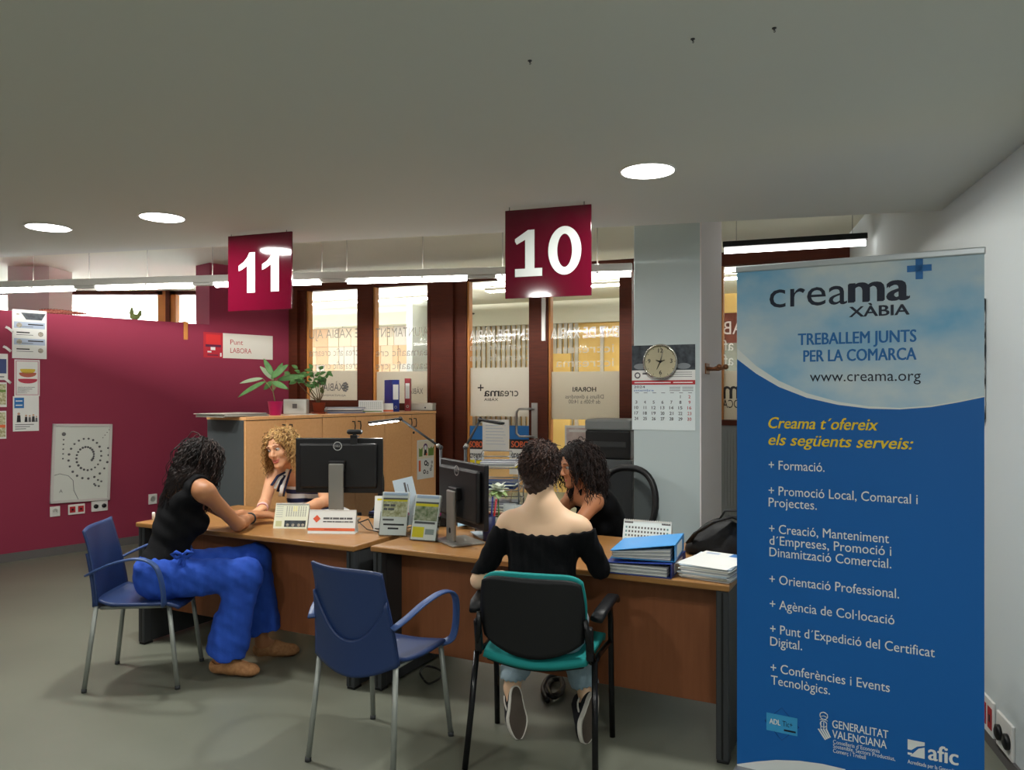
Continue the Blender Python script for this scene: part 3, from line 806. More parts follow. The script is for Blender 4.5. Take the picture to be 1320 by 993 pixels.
for k in range(2):
    for r_ in range(3): b.rect(w_ * (.6 + .2 * k), h_ * (.5 - .02 * r_), w_ * (.77 + .2 * k), h_ * (.506 - .02 * r_), m_ink_soft, .0037)
for c_ in range(7): b.rect(w_ * (.05 + .14 * c_), h_ * .435, w_ * (.11 + .14 * c_), h_ * .441, m_ink_soft, .0037)
d = 1
for r_ in range(5):
    for c_ in range(7):
        if r_ == 0 and c_ < 5: continue
        y_ = h_ * (.375 - .065 * r_)
        if d <= 30: b.text(str(d), m_red if c_ >= 6 else m_ink, w_ * (.07 + .14 * c_), y_, (w_ * (.06 if d > 9 else .03) if d not in (1, 11) else None), h_ * .036, .02, align='C', z=.0037)
        d += 1
b.build('month_page', t)
ca, cz = PC.az(852.5, 466.5)
t = thing('wall_clock', 'round chrome wall clock hung over the calendar on the column', 'clock', matrix=PC.M(ca, cz, .008))
R_ = .112
b = MB(); b.lathe([(R_ * .9, 0), (R_, .004), (R_, .028), (R_ * .93, .036), (R_ * .9, .03), (R_ * .9, .012), (.001, .012)], mat('chrome_rim', (190, 188, 180), .15, .9), 48); b.build('rim', t)
b = MB(); b.disc(0, 0, R_ * .91, mat('clock_cream', (200, 192, 160), .5), .0135, 48)
for s_, x, y in [('12', 0, .062), ('3', .066, -.005), ('6', 0, -.078), ('9', -.07, -.005)]:
    b.text(s_, m_ink, x * 1.05, y - .004, None, .026, .03, align='C', z=.0145)
for i in range(12):
    an = math.pi * i / 6; b.disc(.092 * math.cos(an), .092 * math.sin(an), .003, m_ink, .0143, 6)
b.build('dial', t)
b = MB()
for an, L in ((math.radians(75), .07), (math.radians(245), .055), (math.radians(160), .03), (math.radians(20), .03)):
    b.tube([(0, 0, .02), (L * math.cos(an), L * math.sin(an), .02)], [.004, .0018], m_ink if L < .06 else m_steel, 6)
b.disc(0, 0, .008, m_ink, .022, 12); b.build('hands', t)
b = MB(); b.disc(0, 0, R_ * .92, glass_mat('clock_glass', (1, 1, 1), 1.0, .98), .032, 40); b.build('glass', t)
ha, hz = PCS.az(906, 475)
m_bronze = mat('bronze', (140, 92, 62), .3, .8)
b = MB(); b.M = PCS.M(PCS.a(909), hz, .004)
b.box2((-.03, -.035, 0), (.09, .035, .008), m_bronze, .003)
b.tube([(0, 0, .006), (0, 0, .05), (0, .01, .08)], [.014, .009, .012], m_bronze, 10); b.ball((0, .012, .085), .017, m_bronze, 8)
b.tube([(.06, 0, .006), (.06, -.005, .07), (.06, .01, .11)], [.014, .009, .012], m_bronze, 10); b.ball((.06, .012, .115), .018, m_bronze, 8)
tag(b.build('coat_hook'), 'bronze double coat hook on the right side of the column', 'hook')

# ------------------------------------------------------------------ roll-up banner
BW = .83
m_bblue = mat('banner_blue', (21, 100, 178), .45, spec=.3)
m_bsky = mat('banner_sky', (116, 184, 226), .45, spec=.3, noise=((2.2, 2.8, 2.2), (226, 232, 232), .16))
m_bwhite = mat('banner_white', (232, 236, 236), .45)
m_bnavy = mat('banner_navy', (18, 30, 54), .45)
m_bmid = mat('banner_mid_blue', (30, 110, 182), .45)
m_byel = mat('banner_yellow', (238, 206, 40), .45)
m_bcyan = mat('banner_cyan', (60, 160, 216), .45)
t = thing('roll_up_banner', 'tall blue and sky roll-up banner lettered creama XÀBIA standing at right', 'banner', matrix=PB.M())
BT = 1.985; Z0 = .035
b = MB(); b.box2((0, Z0, -.0015), (BW, BT, 0), m_bblue)
def bp(px, py): return PB.az(px, py)
arc_lo = [bp(x, y) for x, y in [(950, 463), (975, 482), (1004, 499), (1040, 513), (1080, 522), (1120, 527), (1160, 528), (1200, 525), (1235, 519), (1264, 512)]]
arc_hi = [bp(x, y) for x, y in [(950, 449), (975, 472), (1004, 491), (1040, 507), (1080, 518), (1120, 524), (1160, 526), (1200, 523), (1235, 517.5), (1264, 510.5)]]
ext = lambda A: [(0, A[0][1])] + A[1:-1] + [(BW, A[-1][1])]
al, ah = ext(arc_lo), ext(arc_hi)
for A, mm, zz in ((al, m_bwhite, .0005), (ah, m_bsky, .001)):
    for i in range(len(A) - 1):
        b.poly([(A[i][0], A[i][1], zz), (A[i + 1][0], A[i + 1][1], zz), (A[i + 1][0], BT, zz), (A[i][0], BT, zz)], mm)
    
arcb = [bp(x, y) for x, y in [(953, 986), (975, 982), (1000, 980), (1030, 981), (1060, 985), (1090, 992)]]
arcb = [(0, arcb[0][1])] + arcb[1:]
b.poly([(p[0], p[1], .0006) for p in arcb] + [(arcb[-1][0], Z0, .0006), (0, Z0, .0006)], m_bwhite)
b.build('printed_sheet', t)
b = MB(); b.box2((-.004, BT - .012, -.012), (BW + .004, BT + .012, .012), mat('banner_rail', (190, 196, 200), .35, .5), .004); b.build('top_rail', t)
b = MB(); b.box2((-.01, 0, -.07), (BW + .01, Z0, .05), mat('banner_base', (150, 152, 154), .35, .7), .012); b.build('base_cassette', t)
b = MB(); b.tube([(BW / 2, .03, -.03), (BW / 2, BT, -.016)], .008, m_steel, 8); b.build('support_pole', t)
b = MB()
def bt(s, x0, y0, x1, cap, m, bold=0.0, shear=0.0, y1=None):
    """text from photo point (x0,y0) on its baseline to x1; cap = capital height in photo px near x0"""
    p0 = bp(x0, y0); p1 = bp(x1, y0); Y = PB.at(p0[0], 0).y
    b.text(s, m, p0[0], p0[1], p1[0] - p0[0], cap * Y / FPX, bold, shear, z=.0018)
bt('crea', 992, 397, 1092, 34, m_bnavy); bt('ma', 1095, 390, 1171, 36, m_bnavy, .045)
bt('XÀBIA', 1095, 409, 1172, 13, m_bnavy, .04)
px_, pz_ = bp(1185, 346)
for rx, rz_ in ((.0385, .0115), (.0115, .0385)): b.rect(px_ - rx, pz_ - rz_, px_ + rx, pz_ + rz_, m_bmid, .0018)
bt('TREBALLEM JUNTS', 1029, 445, 1181, 14.5, m_bmid, .03); bt('PER LA COMARCA', 1036, 466.5, 1181, 14.5, m_bmid, .03)
bt('www.creama.org', 1044, 492, 1187, 13, m_bnavy)
bt('Creama t´ofereix', 991, 552, 1132, 14, m_byel, .025, .25); bt('els següents serveis:', 991, 573.5, 1177, 14, m_byel, .025, .25)
for s_, x0, y0, x1 in [('+ Formació.', 991, 605, 1063), ('+ Promoció Local, Comarcal i', 991, 638, 1183), ('Projectes.', 991, 653, 1053),
        ('+ Creació, Manteniment', 991.5, 687, 1146), ('d´Empreses, Promoció i', 992, 702, 1149), ('Dinamització Comercial.', 992, 717, 1149),
        ('+ Orientació Professional.', 992, 752, 1159), ('+ Agència de Col·locació', 992.5, 784, 1153), ('+ Punt d´Expedició del Certificat', 993, 816, 1205), ('Digital.', 993, 832, 1034),
        ('+ Conferències i Events', 993.5, 866, 1147), ('Tecnològics.', 994, 882, 1070)]:
    bt(s_, x0, y0, x1, 11.5, m_bwhite, .004)
x0, z0 = bp(988, 941); x1, z1 = bp(1028, 917)
z1 = z0 + .068; b.rect(x0, z0, x1, z1, m_bcyan, .0018)
for sx, sy in ((1, 1), (1, -1)):
    cx_ = (x0 + x1) / 2; cz_ = (z0 + z1) / 2; rr = .062
    b.tube([(cx_ - rr, cz_, .001), (cx_, cz_ + sy * rr, .001), (cx_ + rr, cz_, .001)], .0008, mat('banner_dark_line', (14, 62, 128), .5), 4)
b.text('ADL', m_bwhite, x0 + .012, z0 + .028, .04, .02, .03, z=.0025); b.text('Tic+', m_bnavy, x0 + .06, z0 + .028, .036, .02, z=.0025); b.rect(x0 + .065, z0 + .01, x1 - .006, z0 + .017, m_bnavy, .0025)
# crest of the regional government: helmet and striped shield
cx_, cz_ = bp(1062, 935)
b.ring(cx_, cz_ + .035, .012, .015, m_bwhite, .002, 16)
for k in range(3): b.tube([(cx_ - .014, cz_ + .042 - k * .012, .002), (cx_, cz_ + .048 - k * .013, .002), (cx_ + .014, cz_ + .042 - k * .012, .002)], .0014, m_bwhite, 5)
b.ring(cx_ - .001, cz_ + .004, .010, .013, m_bwhite, .002, 14)
for x_ in (-.01, 0, .01): b.rect(cx_ + x_ - .0015, cz_ - .014, cx_ + x_ + .0015, cz_ + .012, m_bwhite, .002)
for k in range(4):
    o_ = .009 * k; b.poly([(cx_ - .022 + o_, cz_ - .018 + .002 * k, .002), (cx_ - .0165 + o_, cz_ - .016 + .002 * k, .002), (cx_ + .009 + o_ * .6, cz_ - .052 + .004 * k, .002), (cx_ + .0035 + o_ * .6, cz_ - .054 + .004 * k, .002)], m_bwhite)
bt('GENERALITAT', 1073, 938, 1145, 10, m_bwhite, .012); bt('VALENCIANA', 1073, 951, 1143, 10, m_bwhite, .012)
bt('Conselleria d´Economia', 1074, 958.5, 1134, 5, m_bwhite, .006); bt('Sostenible, Sectors Productius,', 1074, 964, 1154, 5, m_bwhite, .006); bt('Comerç i Treball', 1074, 970, 1116, 5, m_bwhite, .006)
x0, z0 = bp(1170, 974); x1, z1 = bp(1192, 957)
z1 = z0 + .058
b.poly([(x0, z1, .0018), (x1, z1, .0018), (x1, z1 - .012, .0018), (x0 + .03, z1 - .02, .0018), (x0 + .012, z1 - .036, .0018), (x0, z1 - .036, .0018)], m_bwhite)
b.poly([(x0 + .008, z0, .0018), (x1, z0, .0018), (x1, z1 - .018, .0018), (x0 + .034, z1 - .026, .0018), (x0 + .02, z0 + .015, .0018)], m_bwhite)
b.rect(x0, z0 + .004, x0 + .014, z0 + .012, m_bwhite, .0018)
bt('afic', 1197, 979, 1235, 20, m_bwhite, .03); bt('Acreditada per la Generalitat', 1170, 984, 1236, 5, m_bwhite, .008)
b.build('lettering', t)

# ------------------------------------------------------------------ desks and cabinets
DZ = .73
DO = Vector((-.715, 3.88, 0)); DU = Vector((.893, -.449, 0)); DV = Vector((.449, .893, 0)); DA = math.atan2(-.449, .893)
def D(u, v, z=DZ): return DO + DU * u + DV * v + Vector((0, 0, z))
def uv(p):
    q = Vector((p[0], p[1], 0)) - DO
    return q.dot(DU), q.dot(DV)
def desk(u0, u1, v0, label):
    p = D(u0, v0, 0); w_ = u1 - u0; dp = .80
    t = thing('office_desk', label, 'desk', p, DA)
    b = MB(); b.box2((0, 0, DZ - .028), (w_, dp, DZ), m_wood, .006); b.build('desk_top', t)
    b = MB(); b.box2((.052, .20, .165), (w_ - .052, .218, DZ - .03), m_panel, .002); b.build('modesty_panel', t)
    for x in (.012, w_ - .052):
        b = MB(); b.box2((x, .025, 0.012), (x + .04, dp - .03, DZ - .029), m_dkgrey, .004)
        b.box2((x - .006, .015, 0.012), (x + .046, .065, DZ - .029), m_dkgrey, .006)
        b.box2((x + .016, .0135, .02), (x + .024, .016, DZ - .035), m_black)
        b.box2((x - .004, .02, 0), (x + .044, .08, .012), m_black, .003); b.box2((x - .004, dp - .09, 0), (x + .044, dp - .03, .012), m_black, .003)
        b.build('leg_panel', t)
    return t
desk(0.0, 1.775, 0.0, 'cherry wood desk with dark grey legs, right one with binders and papers')
desk(-1.69, -.067, -.05, 'cherry wood desk with dark grey legs, left one with calendar and name plate')

CABH = 1.317
CD = Vector((.5, .866, 0)); CO = Vector((-2.026, 5.85, 0))
PCB = Pl((CO.x, CO.y), (.5, .866))
for k in range(3):
    t = thing('storage_cabinet', ['two door wooden cabinet with grey side, nearest and leftmost of the row', 'two door wooden cabinet in the middle of the row', 'two door wooden cabinet with drawings taped on it, farthest of the row'][k], 'cabinet', matrix=PCB.M(.825 * k, 0, 0))
    w_ = .822
    b = MB(); b.box2((0, .06, -.43), (.018, CABH - .025, -.02), m_cab_side); b.box2((w_ - .018, .06, -.43), (w_, CABH - .025, -.02), m_cab_side if k < 3 else m_cab)
    b.box2((.018, .06, -.43), (w_ - .018, CABH - .025, -.41), m_cab_side); b.box2((.018, .06, -.41), (w_ - .018, .08, -.02), m_cab_side)
    for z in (.45, .85): b.box2((.018, z, -.41), (w_ - .018, z + .018, -.03), m_cab_side)
    b.box2((0.01, 0, -.42), (w_ - .01, .06, -.04), m_black); b.build('carcass', t)
    b = MB(); b.box2((0, CABH - .025, -.44), (w_, CABH, .006), m_cab, .003); b.build('top_board', t)
    for s_ in (0, 1):
        x0 = .003 + s_ * w_ / 2; x1 = x0 + w_ / 2 - .005
        b = MB(); b.box2((x0, .065, -.018), (x1, CABH - .029, 0), m_cab, .0015); d_ = b.build('door', t)
        hx = x1 - .035 if s_ == 0 else x0 + .035
        b = MB(); b.tube([(hx, CABH - .15, 0), (hx, CABH - .15, .028), (hx, CABH - .11, .034), (hx, CABH - .07, .028), (hx, CABH - .07, 0)], .005, m_black, 8); b.build('handle', d_)
    if k == 2:
        b = MB(); b.M = Matrix.Translation((w_ / 2 + .03, CABH - .21, 0)); b.lathe([(.012, 0), (.012, .008), (.004, .010), (.001, .010)], m_black, 12); b.build('lock', t)
def d_draw(b, w, h, z):
    b.rect(w * .05, h * .52, w * .95, h * .97, mat('drawing_cream', (232, 222, 200), .7), z - .0003)
    for x, c in [(.2, m_green_print), (.75, m_green_print), (.88, m_green_print)]: b.poly([(w * (x - .1), h * .58, z), (w * (x + .1), h * .58, z), (w * (x + .12), h * .82, z), (w * x, h * .76, z), (w * (x - .1), h * .8, z)], c)
    b.disc(w * .48, h * .82, w * .12, mat('purple_print', (90, 50, 100), .6), z + .0004, 14); b.disc(w * .48, h * .80, w * .08, m_white, z + .0008, 14); b.poly([(w * .38, h * .6, z + .0004), (w * .6, h * .6, z + .0004), (w * .54, h * .74, z + .0004), (w * .42, h * .74, z + .0004)], m_ink)
    b.disc(w * .55, h * .62, w * .05, m_orange, z + .001, 10)
    for x, y, r in [(.5, .4, .1), (.62, .36, .07), (.42, .18, .08), (.6, .15, .06), (.85, .3, .05), (.8, .22, .06), (.88, .4, .05)]: b.ring(w * x, h * y, w * r * .5, w * r, m_ink, z + .0004, 12)
    b.rect(w * .08, h * .2, w * .2, h * .48, m_orange, z + .0003)
PCF = Pl(PCB.at(0, 0, .0005).xy, (.5, .866))
sheet('drawing_sheet', PCF, 537.5, 567, 559, 617, 'white sheet of colourful drawings taped to the cabinet door', 'paper', d_draw)

# ------------------------------------------------------------------ on the cabinets
def cab_pt(px, depth=-.2, z=CABH):
    """place on top of the cabinets: photo column px at distance depth behind the fronts"""
    n = PCB.d.cross(Vector((0, 0, 1))); o = PCB.p + n * depth
    q = Pl((o.x, o.y), (.5, .866)); a_ = q.a(px); v = q.at(a_, z); return v
CA = math.atan2(.866, .5)
def paper_stack(name, loc, rz, w_, d_, n, th, label, cat, mats, jit=.01, seed=1, group=None):
    t = MB(); r_ = random.Random(seed); z = 0
    for k in range(n):
        h_ = th * r_.uniform(.6, 1.4)
        t.box((r_.uniform(-jit, jit), r_.uniform(-jit, jit), z + h_ / 2), (w_ * r_.uniform(.94, 1), d_ * r_.uniform(.94, 1), h_ * .96), mats[k % len(mats)], .0008, r_.uniform(-.05, .05), seg=1); z += h_
    return tag(t.build(name, loc=loc), label, cat, group), z
def put(o, rz): o.rotation_euler = (0, 0, rz); return o
o, _ = paper_stack('newspaper', cab_pt(300, -.22), 0, .45, .32, 5, .006, 'folded grey newspapers piled on the left end of the cabinets', 'newspaper', [mat('newsprint', (176, 172, 162), .8), mat('newsprint_dark', (120, 118, 114), .8)], .012, 3); put(o, CA)
# potted plants
m_pot = mat('magenta_pot', (196, 34, 128), .35); m_terra = mat('terracotta', (150, 70, 46), .8); m_soil = mat('potting_soil', (50, 36, 26), .95)
m_leaf = mat('leaf_green', (58, 104, 52), .5, noise=((20, 20, 20), (92, 138, 74), .25)); m_leaf_pale = mat('leaf_pale', (150, 168, 136), .5); m_stem = mat('plant_stem', (120, 120, 76), .7); m_twig = mat('plant_twig', (92, 76, 52), .8)
def leaf(b, base, tip, wd, m, up=(0, 0, 1), fold=.25, n=8):
    base = Vector(base); tip = Vector(tip); ax = tip - base; L = ax.length; ax.normalize()
    sd = ax.cross(Vector(up)).normalized() if ax.cross(Vector(up)).length > .05 else Vector((1, 0, 0)); nn = sd.cross(ax)
    def f(u, v):
        x = v * 2 - 1; pr = math.sin(math.pi * min(1, u * .96 + .02)) ** .7 * (1 - .35 * u)
        return base + ax * (L * u) + sd * (x * wd * pr) + nn * (abs(x) * wd * fold * pr - .18 * L * u * u)
    b.grid(f, n, 4, m, .0012)
def plant(name, pos, label, pot_m, pot_r, pot_h, saucer, leaves, stems, leaf_m):
    t = thing(name, label, 'plant', pos)
    b = MB(); b.lathe([(pot_r * .72, 0), (pot_r, pot_h), (pot_r * 1.04, pot_h), (pot_r * 1.04, pot_h * .88) if 0 else (pot_r * .95, pot_h), (pot_r * .9, pot_h * .9), (.001, pot_h * .9)], pot_m, 28); b.build('pot', t)
    if saucer:
        b = MB(); b.lathe([(pot_r * .9, .0), (pot_r * 1.35, .014), (pot_r * 1.3, .014), (pot_r * .9, .006), (.001, .005)], pot_m, 28); b.build('saucer', t)
    b = MB(); b.lathe([(.001, pot_h * .9), (pot_r * .88, pot_h * .905), (pot_r * .8, pot_h * .92), (.001, pot_h * .93)], m_soil, 20); b.build('soil', t)
    for pts in stems:
        b = MB(); b.tube(pts, [.005] + [.0035] * (len(pts) - 2) + [.002], m_stem if leaf_m is m_leaf and not saucer else m_twig, 7); b.build('stem', t)
    for base, tip, wd, m in leaves:
        b = MB(); leaf(b, base, tip, wd * (.62 if leaf_m is m_leaf else 1), m, (.15, -1, .45)); b.build('leaf', t)
    return t
pp = cab_pt(355, -.2)
def rel(px, py, o): return W(px, py, o.y) - o
L_ = [((338, 488), (305, 492), .035, m_leaf_pale, .02), ((345, 492), (308, 510), .04, m_leaf, -.05), ((352, 485), (340, 462), .05, m_leaf, .0), ((352, 488), (372, 470), .06, m_leaf, -.04), ((356, 490), (392, 482), .055, m_leaf, .04),
      ((350, 490), (330, 470), .045, m_leaf_pale, .06), ((355, 493), (376, 500), .05, m_leaf, -.08), ((362, 482), (388, 492), .04, m_leaf, .10), ((350, 492), (334, 502), .05, m_leaf, .05), ((352, 486), (358, 466), .045, m_leaf, .08)]
plant('potted_arum', pp, 'broad leaved green plant in a magenta pot on the cabinets', m_pot, .062, .115, False,
      [(rel(a_[0], a_[1], pp) + Vector((0, dy, 0)), rel(c_[0], c_[1], pp) + Vector((0, dy * 1.5, 0)), wd, m) for a_, c_, wd, m, dy in L_],
      [[(0, 0, .10), (rel(352, 505, pp)), rel(a_[0], a_[1], pp) + Vector((0, dy, 0))] for a_, c_, wd, m, dy in L_], m_leaf)
pp = cab_pt(411, -.22)
rnd = random.Random(9); st = []; lv = []
tips = [(398, 492), (404, 478), (412, 474), (420, 482), (390, 484), (409, 488), (416, 490), (376, 482), (384, 478)]
for i, (x, y) in enumerate(tips):
    e = rel(x, y, pp) + Vector((0, rnd.uniform(-.06, .06), 0)); st.append([(0.01 * rnd.uniform(-1, 1), 0, .09), (e.x * .35 + .01, e.y * .3, .16), (e.x * .7, e.y * .7, e.z * .75), e])
    for k in range(7):
        q = Vector((e.x * .7, e.y * .7, e.z * .75)).lerp(e, k / 5.0); dr = Vector((rnd.uniform(-1, 1), rnd.uniform(-1, 1), rnd.uniform(-.5, .8))).normalized()
        lv.append((q, q + dr * rnd.uniform(.045, .075), .02, m_leaf))
plant('potted_ficus', pp, 'small leaved twiggy plant in a terracotta pot and saucer', m_terra, .058, .10, True, lv, st, None)

def binder(name, loc, rz, w_, h_, th, col, label, standing=True, extra=None, tilt=0.0):
    """standing lever arch file: spine faces -y, cover +-x"""
    t = thing(name, label, 'binder', loc, rz)
    m = mat('binder_%d_%d_%d' % col, col, .4)
    b = MB(); b.box2((-th / 2, -w_ / 2, 0), (-th / 2 + .003, w_ / 2, h_), m, .001); b.box2((th / 2 - .003, -w_ / 2, 0), (th / 2, w_ / 2, h_), m, .001); b.box2((-th / 2, -w_ / 2, 0), (th / 2, -w_ / 2 + .003, h_), m, .001); b.build('cover', t)
    b = MB(); b.box2((-th / 2 + .004, -w_ / 2 + .02, .008), (th / 2 - .008, w_ / 2 - .01, h_ - .012), m_white); b.build('papers', t)
    b = MB(); b.box2((-th * .36, -w_ / 2 - .001, h_ * .38), (th * .36, -w_ / 2 - .0003, h_ * .85), m_white); b.build('spine_label', t)
    b = MB(); b.M = frame((0, -w_ / 2 - .0012, h_ * .14), (1, 0, 0)); b.ring(0, 0, .009, .014, m_steel, 0, 20); b.build('finger_ring', t)
    return t
def standing_at(px, dep): return cab_pt(px, dep)
p0 = cab_pt(505, -.24)
binder('lever_arch_binder', p0, CA - math.pi / 2 + .95, .285, .315, .075, (26, 44, 132), 'dark blue lever arch binder standing on the cabinets')
p0 = cab_pt(526, -.29)
binder('lever_arch_binder', p0, CA - math.pi / 2 + .62, .285, .335, .06, (150, 28, 40), 'red lever arch binder standing beside the blue binder')
# box file, tray, folder pile, cards
p0 = cab_pt(382, -.35); b = MB(); b.box2((-.10, -.05, 0), (.10, .05, .13), mat('grey_box', (196, 198, 192), .5), .006); b.box2((-.02, -.052, .05), (.02, -.0495, .09), m_ink_soft)
tag(b.build('archive_box', loc=p0), 'small pale grey box between the two potted plants', 'box')
o, hp = paper_stack('folder_pile', cab_pt(443, -.22), 0, .34, .26, 6, .009, 'low pile of blue and grey folders beside the terracotta pot', 'folder', [mat('folder_blue', (96, 112, 150), .6), m_white, mat('folder_grey', (150, 152, 160), .6)], .02, 5); put(o, .3)
p0 = cab_pt(546, -.27); t = thing('storage_tray', 'cream shallow box with small hole at right end of cabinets', 'box', p0, CA - math.pi / 2 + .3)
b = MB(); b.box2((-.13, -.09, 0), (.13, .09, .065), mat('cream_box', (214, 210, 196), .6), .004); b.build('box_body', t)
b = MB(); b.box2((-.133, -.093, .055), (.133, .093, .078), mat('cream_box', (214, 210, 196), .6), .004); b.build('lid', t)
b = MB(); b.M = frame((.05, -.0908, .03), (1, 0, 0)); b.disc(0, 0, .009, m_ink, .0006, 14); b.build('finger_hole', t)
def tent(name, loc, rz, w_, h_, dp, label, cat, draw, rings=False, th=.003, back_draw=None, m=None):
    t = thing(name, label, cat, loc, rz)
    m = m or m_white
    for s_, nm in ((-1, 'front_leaf'), (1, 'rear_leaf')):
        b = MB(); b.M = frame((-w_ / 2 if s_ < 0 else w_ / 2, s_ * dp / 2, 0), (1 if s_ < 0 else -1, 0, 0), (0, -s_ * dp / 2, h_))
        L = math.hypot(h_, dp / 2); b.box2((0, 0, -th), (w_, L, 0), m)
        if s_ < 0: draw(b, w_, L, .0007)
        elif back_draw: back_draw(b, w_, L, .0007)
        b.build(nm, t)
    b = MB(); b.box2((-w_ / 2, -dp / 2, -.0), (w_ / 2, dp / 2, .002), m); b.build('base_leaf', t)
    if rings:
        b = MB(); n_ = 22
        for k in range(n_):
            x = -w_ / 2 + w_ * (k + .5) / n_
            b.tube([(x, .006 * math.cos(q), h_ - .004 + .008 * math.sin(q)) for q in np.linspace(0, 5.8, 9)], .0009, m_white_pl, 5)
        b.build('wire_binding', t)
    return t
m_calp = mat('calendar_cream', (226, 228, 206), .7)
def d_desk_cal(b, w, h, z):
    b.rect(0, 0, w, h, m_calp, z - .0004); b.rect(w * .02, h * .93, w * .98, h * .98, mat('header_grey', (150, 160, 156), .6), z)
    for r_ in range(6):
        for c_ in range(9):
            x, y = w * (.34 + .07 * c_), h * (.84 - .07 * r_)
            b.rect(x, y, x + w * .03, y + h * .035, m_yel_print if (c_ in (3, 4) and r_ in (0, 1, 2)) else m_ink_soft, z)
    for k in range(6): b.rect(w * .04, h * (.86 - .08 * k), w * .24, h * (.875 - .08 * k), mat('header_grey', (150, 160, 156), .6), z)
    b.rect(w * .32, h * .06, w * .95, h * .32, m_dkphoto, z)
    for x in (.42, .58, .75, .87): b.disc(w * x, h * .14, w * .045, m_greyphoto, z + .0005, 10, h * .06)
    b.rect(w * .06, h * .08, w * .24, h * .3, mat('stamp_olive', (196, 198, 150), .6), z)
p0 = on_z(371, 681, DZ); u_, v_ = uv(p0)
tent('desk_calendar', D(u_, v_ + .04), -.06, .195, .135, .10, 'cream tent desk calendar with highlighted days on left desk', 'calendar', d_desk_cal, True)
def d_name(b, w, h, z):
    b.rect(0, h * .12, w, h * .24, m_orange, z); b.rect(w * .35, h * .165, w * .62, h * .195, mat('orange_dark', (190, 80, 44), .6), z + .0005)
    c = (w * .17, h * .62); r_ = h * .16
    b.poly([(c[0] - r_, c[1], z), (c[0], c[1] - r_, z), (c[0] + r_, c[1], z), (c[0], c[1] + r_, z)], mat('red_orange', (222, 92, 60), .6))
    x = .31
    for q in (.13, .05, .13, .09, .04, .12): b.rect(w * x, h * .60, w * (x + q), h * .68, m_ink_soft, z); x += q + .012
    x = .31
    for q in (.07, .11, .05, .14, .03, .10, .08): b.rect(w * x, h * .48, w * (x + q), h * .53, m_ink_soft, z); x += q + .010
p0 = on_z(424, 688, DZ); u_, v_ = uv(p0)
tent('name_plate', D(u_, v_ + .035), -.07, .262, .125, .085, 'white tent name plate with orange stripe on left desk', 'name plate', d_name)
p0 = cab_pt(478, -.18)
def d_small_cal(b, w, h, z):
    for r_ in range(5):
        for c_ in range(11): b.rect(w * (.06 + .082 * c_), h * (.78 - .12 * r_), w * (.105 + .082 * c_), h * (.83 - .12 * r_), mat('header_grey', (150, 160, 156), .6), z)
    b.rect(w * .05, h * .04, w * .95, h * .12, m_green_print, z)
tent('desk_calendar', p0, .25, .23, .115, .08, 'white tent calendar on the cabinets left of blue binder', 'calendar', d_small_cal)
p0 = cab_pt(500, -.10)
tent('card_stand', p0, .25, .10, .085, .05, 'small white and orange folded card before the blue binder', 'card', lambda b, w, h, z: b.rect(0, h * .05, w, h * .25, m_orange, z))
o, _ = paper_stack('loose_sheet', cab_pt(385, -.12), 0, .34, .12, 2, .0016, 'loose white sheets lying between the potted plants on cabinets', 'paper', [m_white], .004, 8); put(o, CA)

# ------------------------------------------------------------------ monitors
m_scr = mat('screen_black', (14, 15, 18), .25)
m_stand = mat('monitor_stand_grey', (150, 148, 142), .35, .7)
def monitor(loc, rz, zc, w_, h_, label, base_dx=0.0):
    """local: back of the panel faces -y, screen +y; loc on the desk under the stand"""
    t = thing('computer_monitor', label, 'monitor', loc, rz)
    z0 = zc - h_ / 2
    b = MB(); b.box2((-w_ / 2, .005, z0), (w_ / 2, .03, z0 + h_), m_black, .006); b.box2((-w_ / 2 + .03, -.022, z0 + .03), (w_ / 2 - .03, .008, z0 + h_ - .03), m_black, .018); b.build('housing', t)
    b = MB(); b.box2((-w_ / 2 + .012, .0295, z0 + .016), (w_ / 2 - .012, .0312, z0 + h_ - .012), m_scr); b.build('screen', t)
    b = MB(); b.M = frame((0, -.0225, z0 + h_ * .86), (1, 0, 0)); ml = mat('logo_silver', (190, 190, 188), .3, .5)
    b.ring(0, 0, .022, .027, ml, .001); b.text('DELL', ml, 0, -.0055, .034, .011, .02, align='C', z=.001); b.build('logo', t)
    b = MB(); b.box2((-.045, -.062, .012), (.045, -.045, z0 + h_ * .55), m_stand, .006); b.box2((-.05, -.05, z0 + h_ * .40), (.05, -.02, z0 + h_ * .60), m_black, .006)
    b.box2((-.014, -.064, .05), (.014, -.0455, .085), m_black, .01); b.build('stand_column', t)
    b = MB(); b.box2((-.115, -.10, 0), (.115, .085, .014), m_stand, .012); b.build('stand_base', t)
    return t
p0 = on_z(441, 668, DZ); Ym = 4.62
xm = (436.5 - CX) / FPX * Ym
mon1 = monitor((xm, Ym, DZ), -.05, .335, .53, .33, 'black monitor seen from behind on left desk, webcam on it')
# webcam
t = thing('webcam', 'black webcam clipped on the left desk monitor', 'webcam', (W(457, 570, Ym).x, Ym + .01, DZ + .335 + .165))
b = MB(); b.box2((-.048, -.02, .022), (.048, .012, .052), m_black, .013); b.build('camera_body', t)
b = MB(); b.box2((-.022, -.034, -.045), (.022, -.029, .02), m_black, .003); b.box2((-.022, -.034, .004), (.022, .032, .014), m_black, .003); b.box2((-.01, -.02, .01), (.01, .01, .026), m_black, .003); b.build('clip', t)
b = MB(); b.M = frame((0, .0125, .037), (-1, 0, 0)); b.lathe([(.012, 0), (.012, .006), (.009, .008), (.001, .007)], m_scr, 16); b.build('lens', t)
c2 = (W(564, 600, 4.2) + W(627, 600, 3.75)) / 2
mon2 = monitor((c2.x, c2.y, DZ), math.atan2(-.45, .256), .255, .518, .325, 'black monitor turned sideways on right desk')
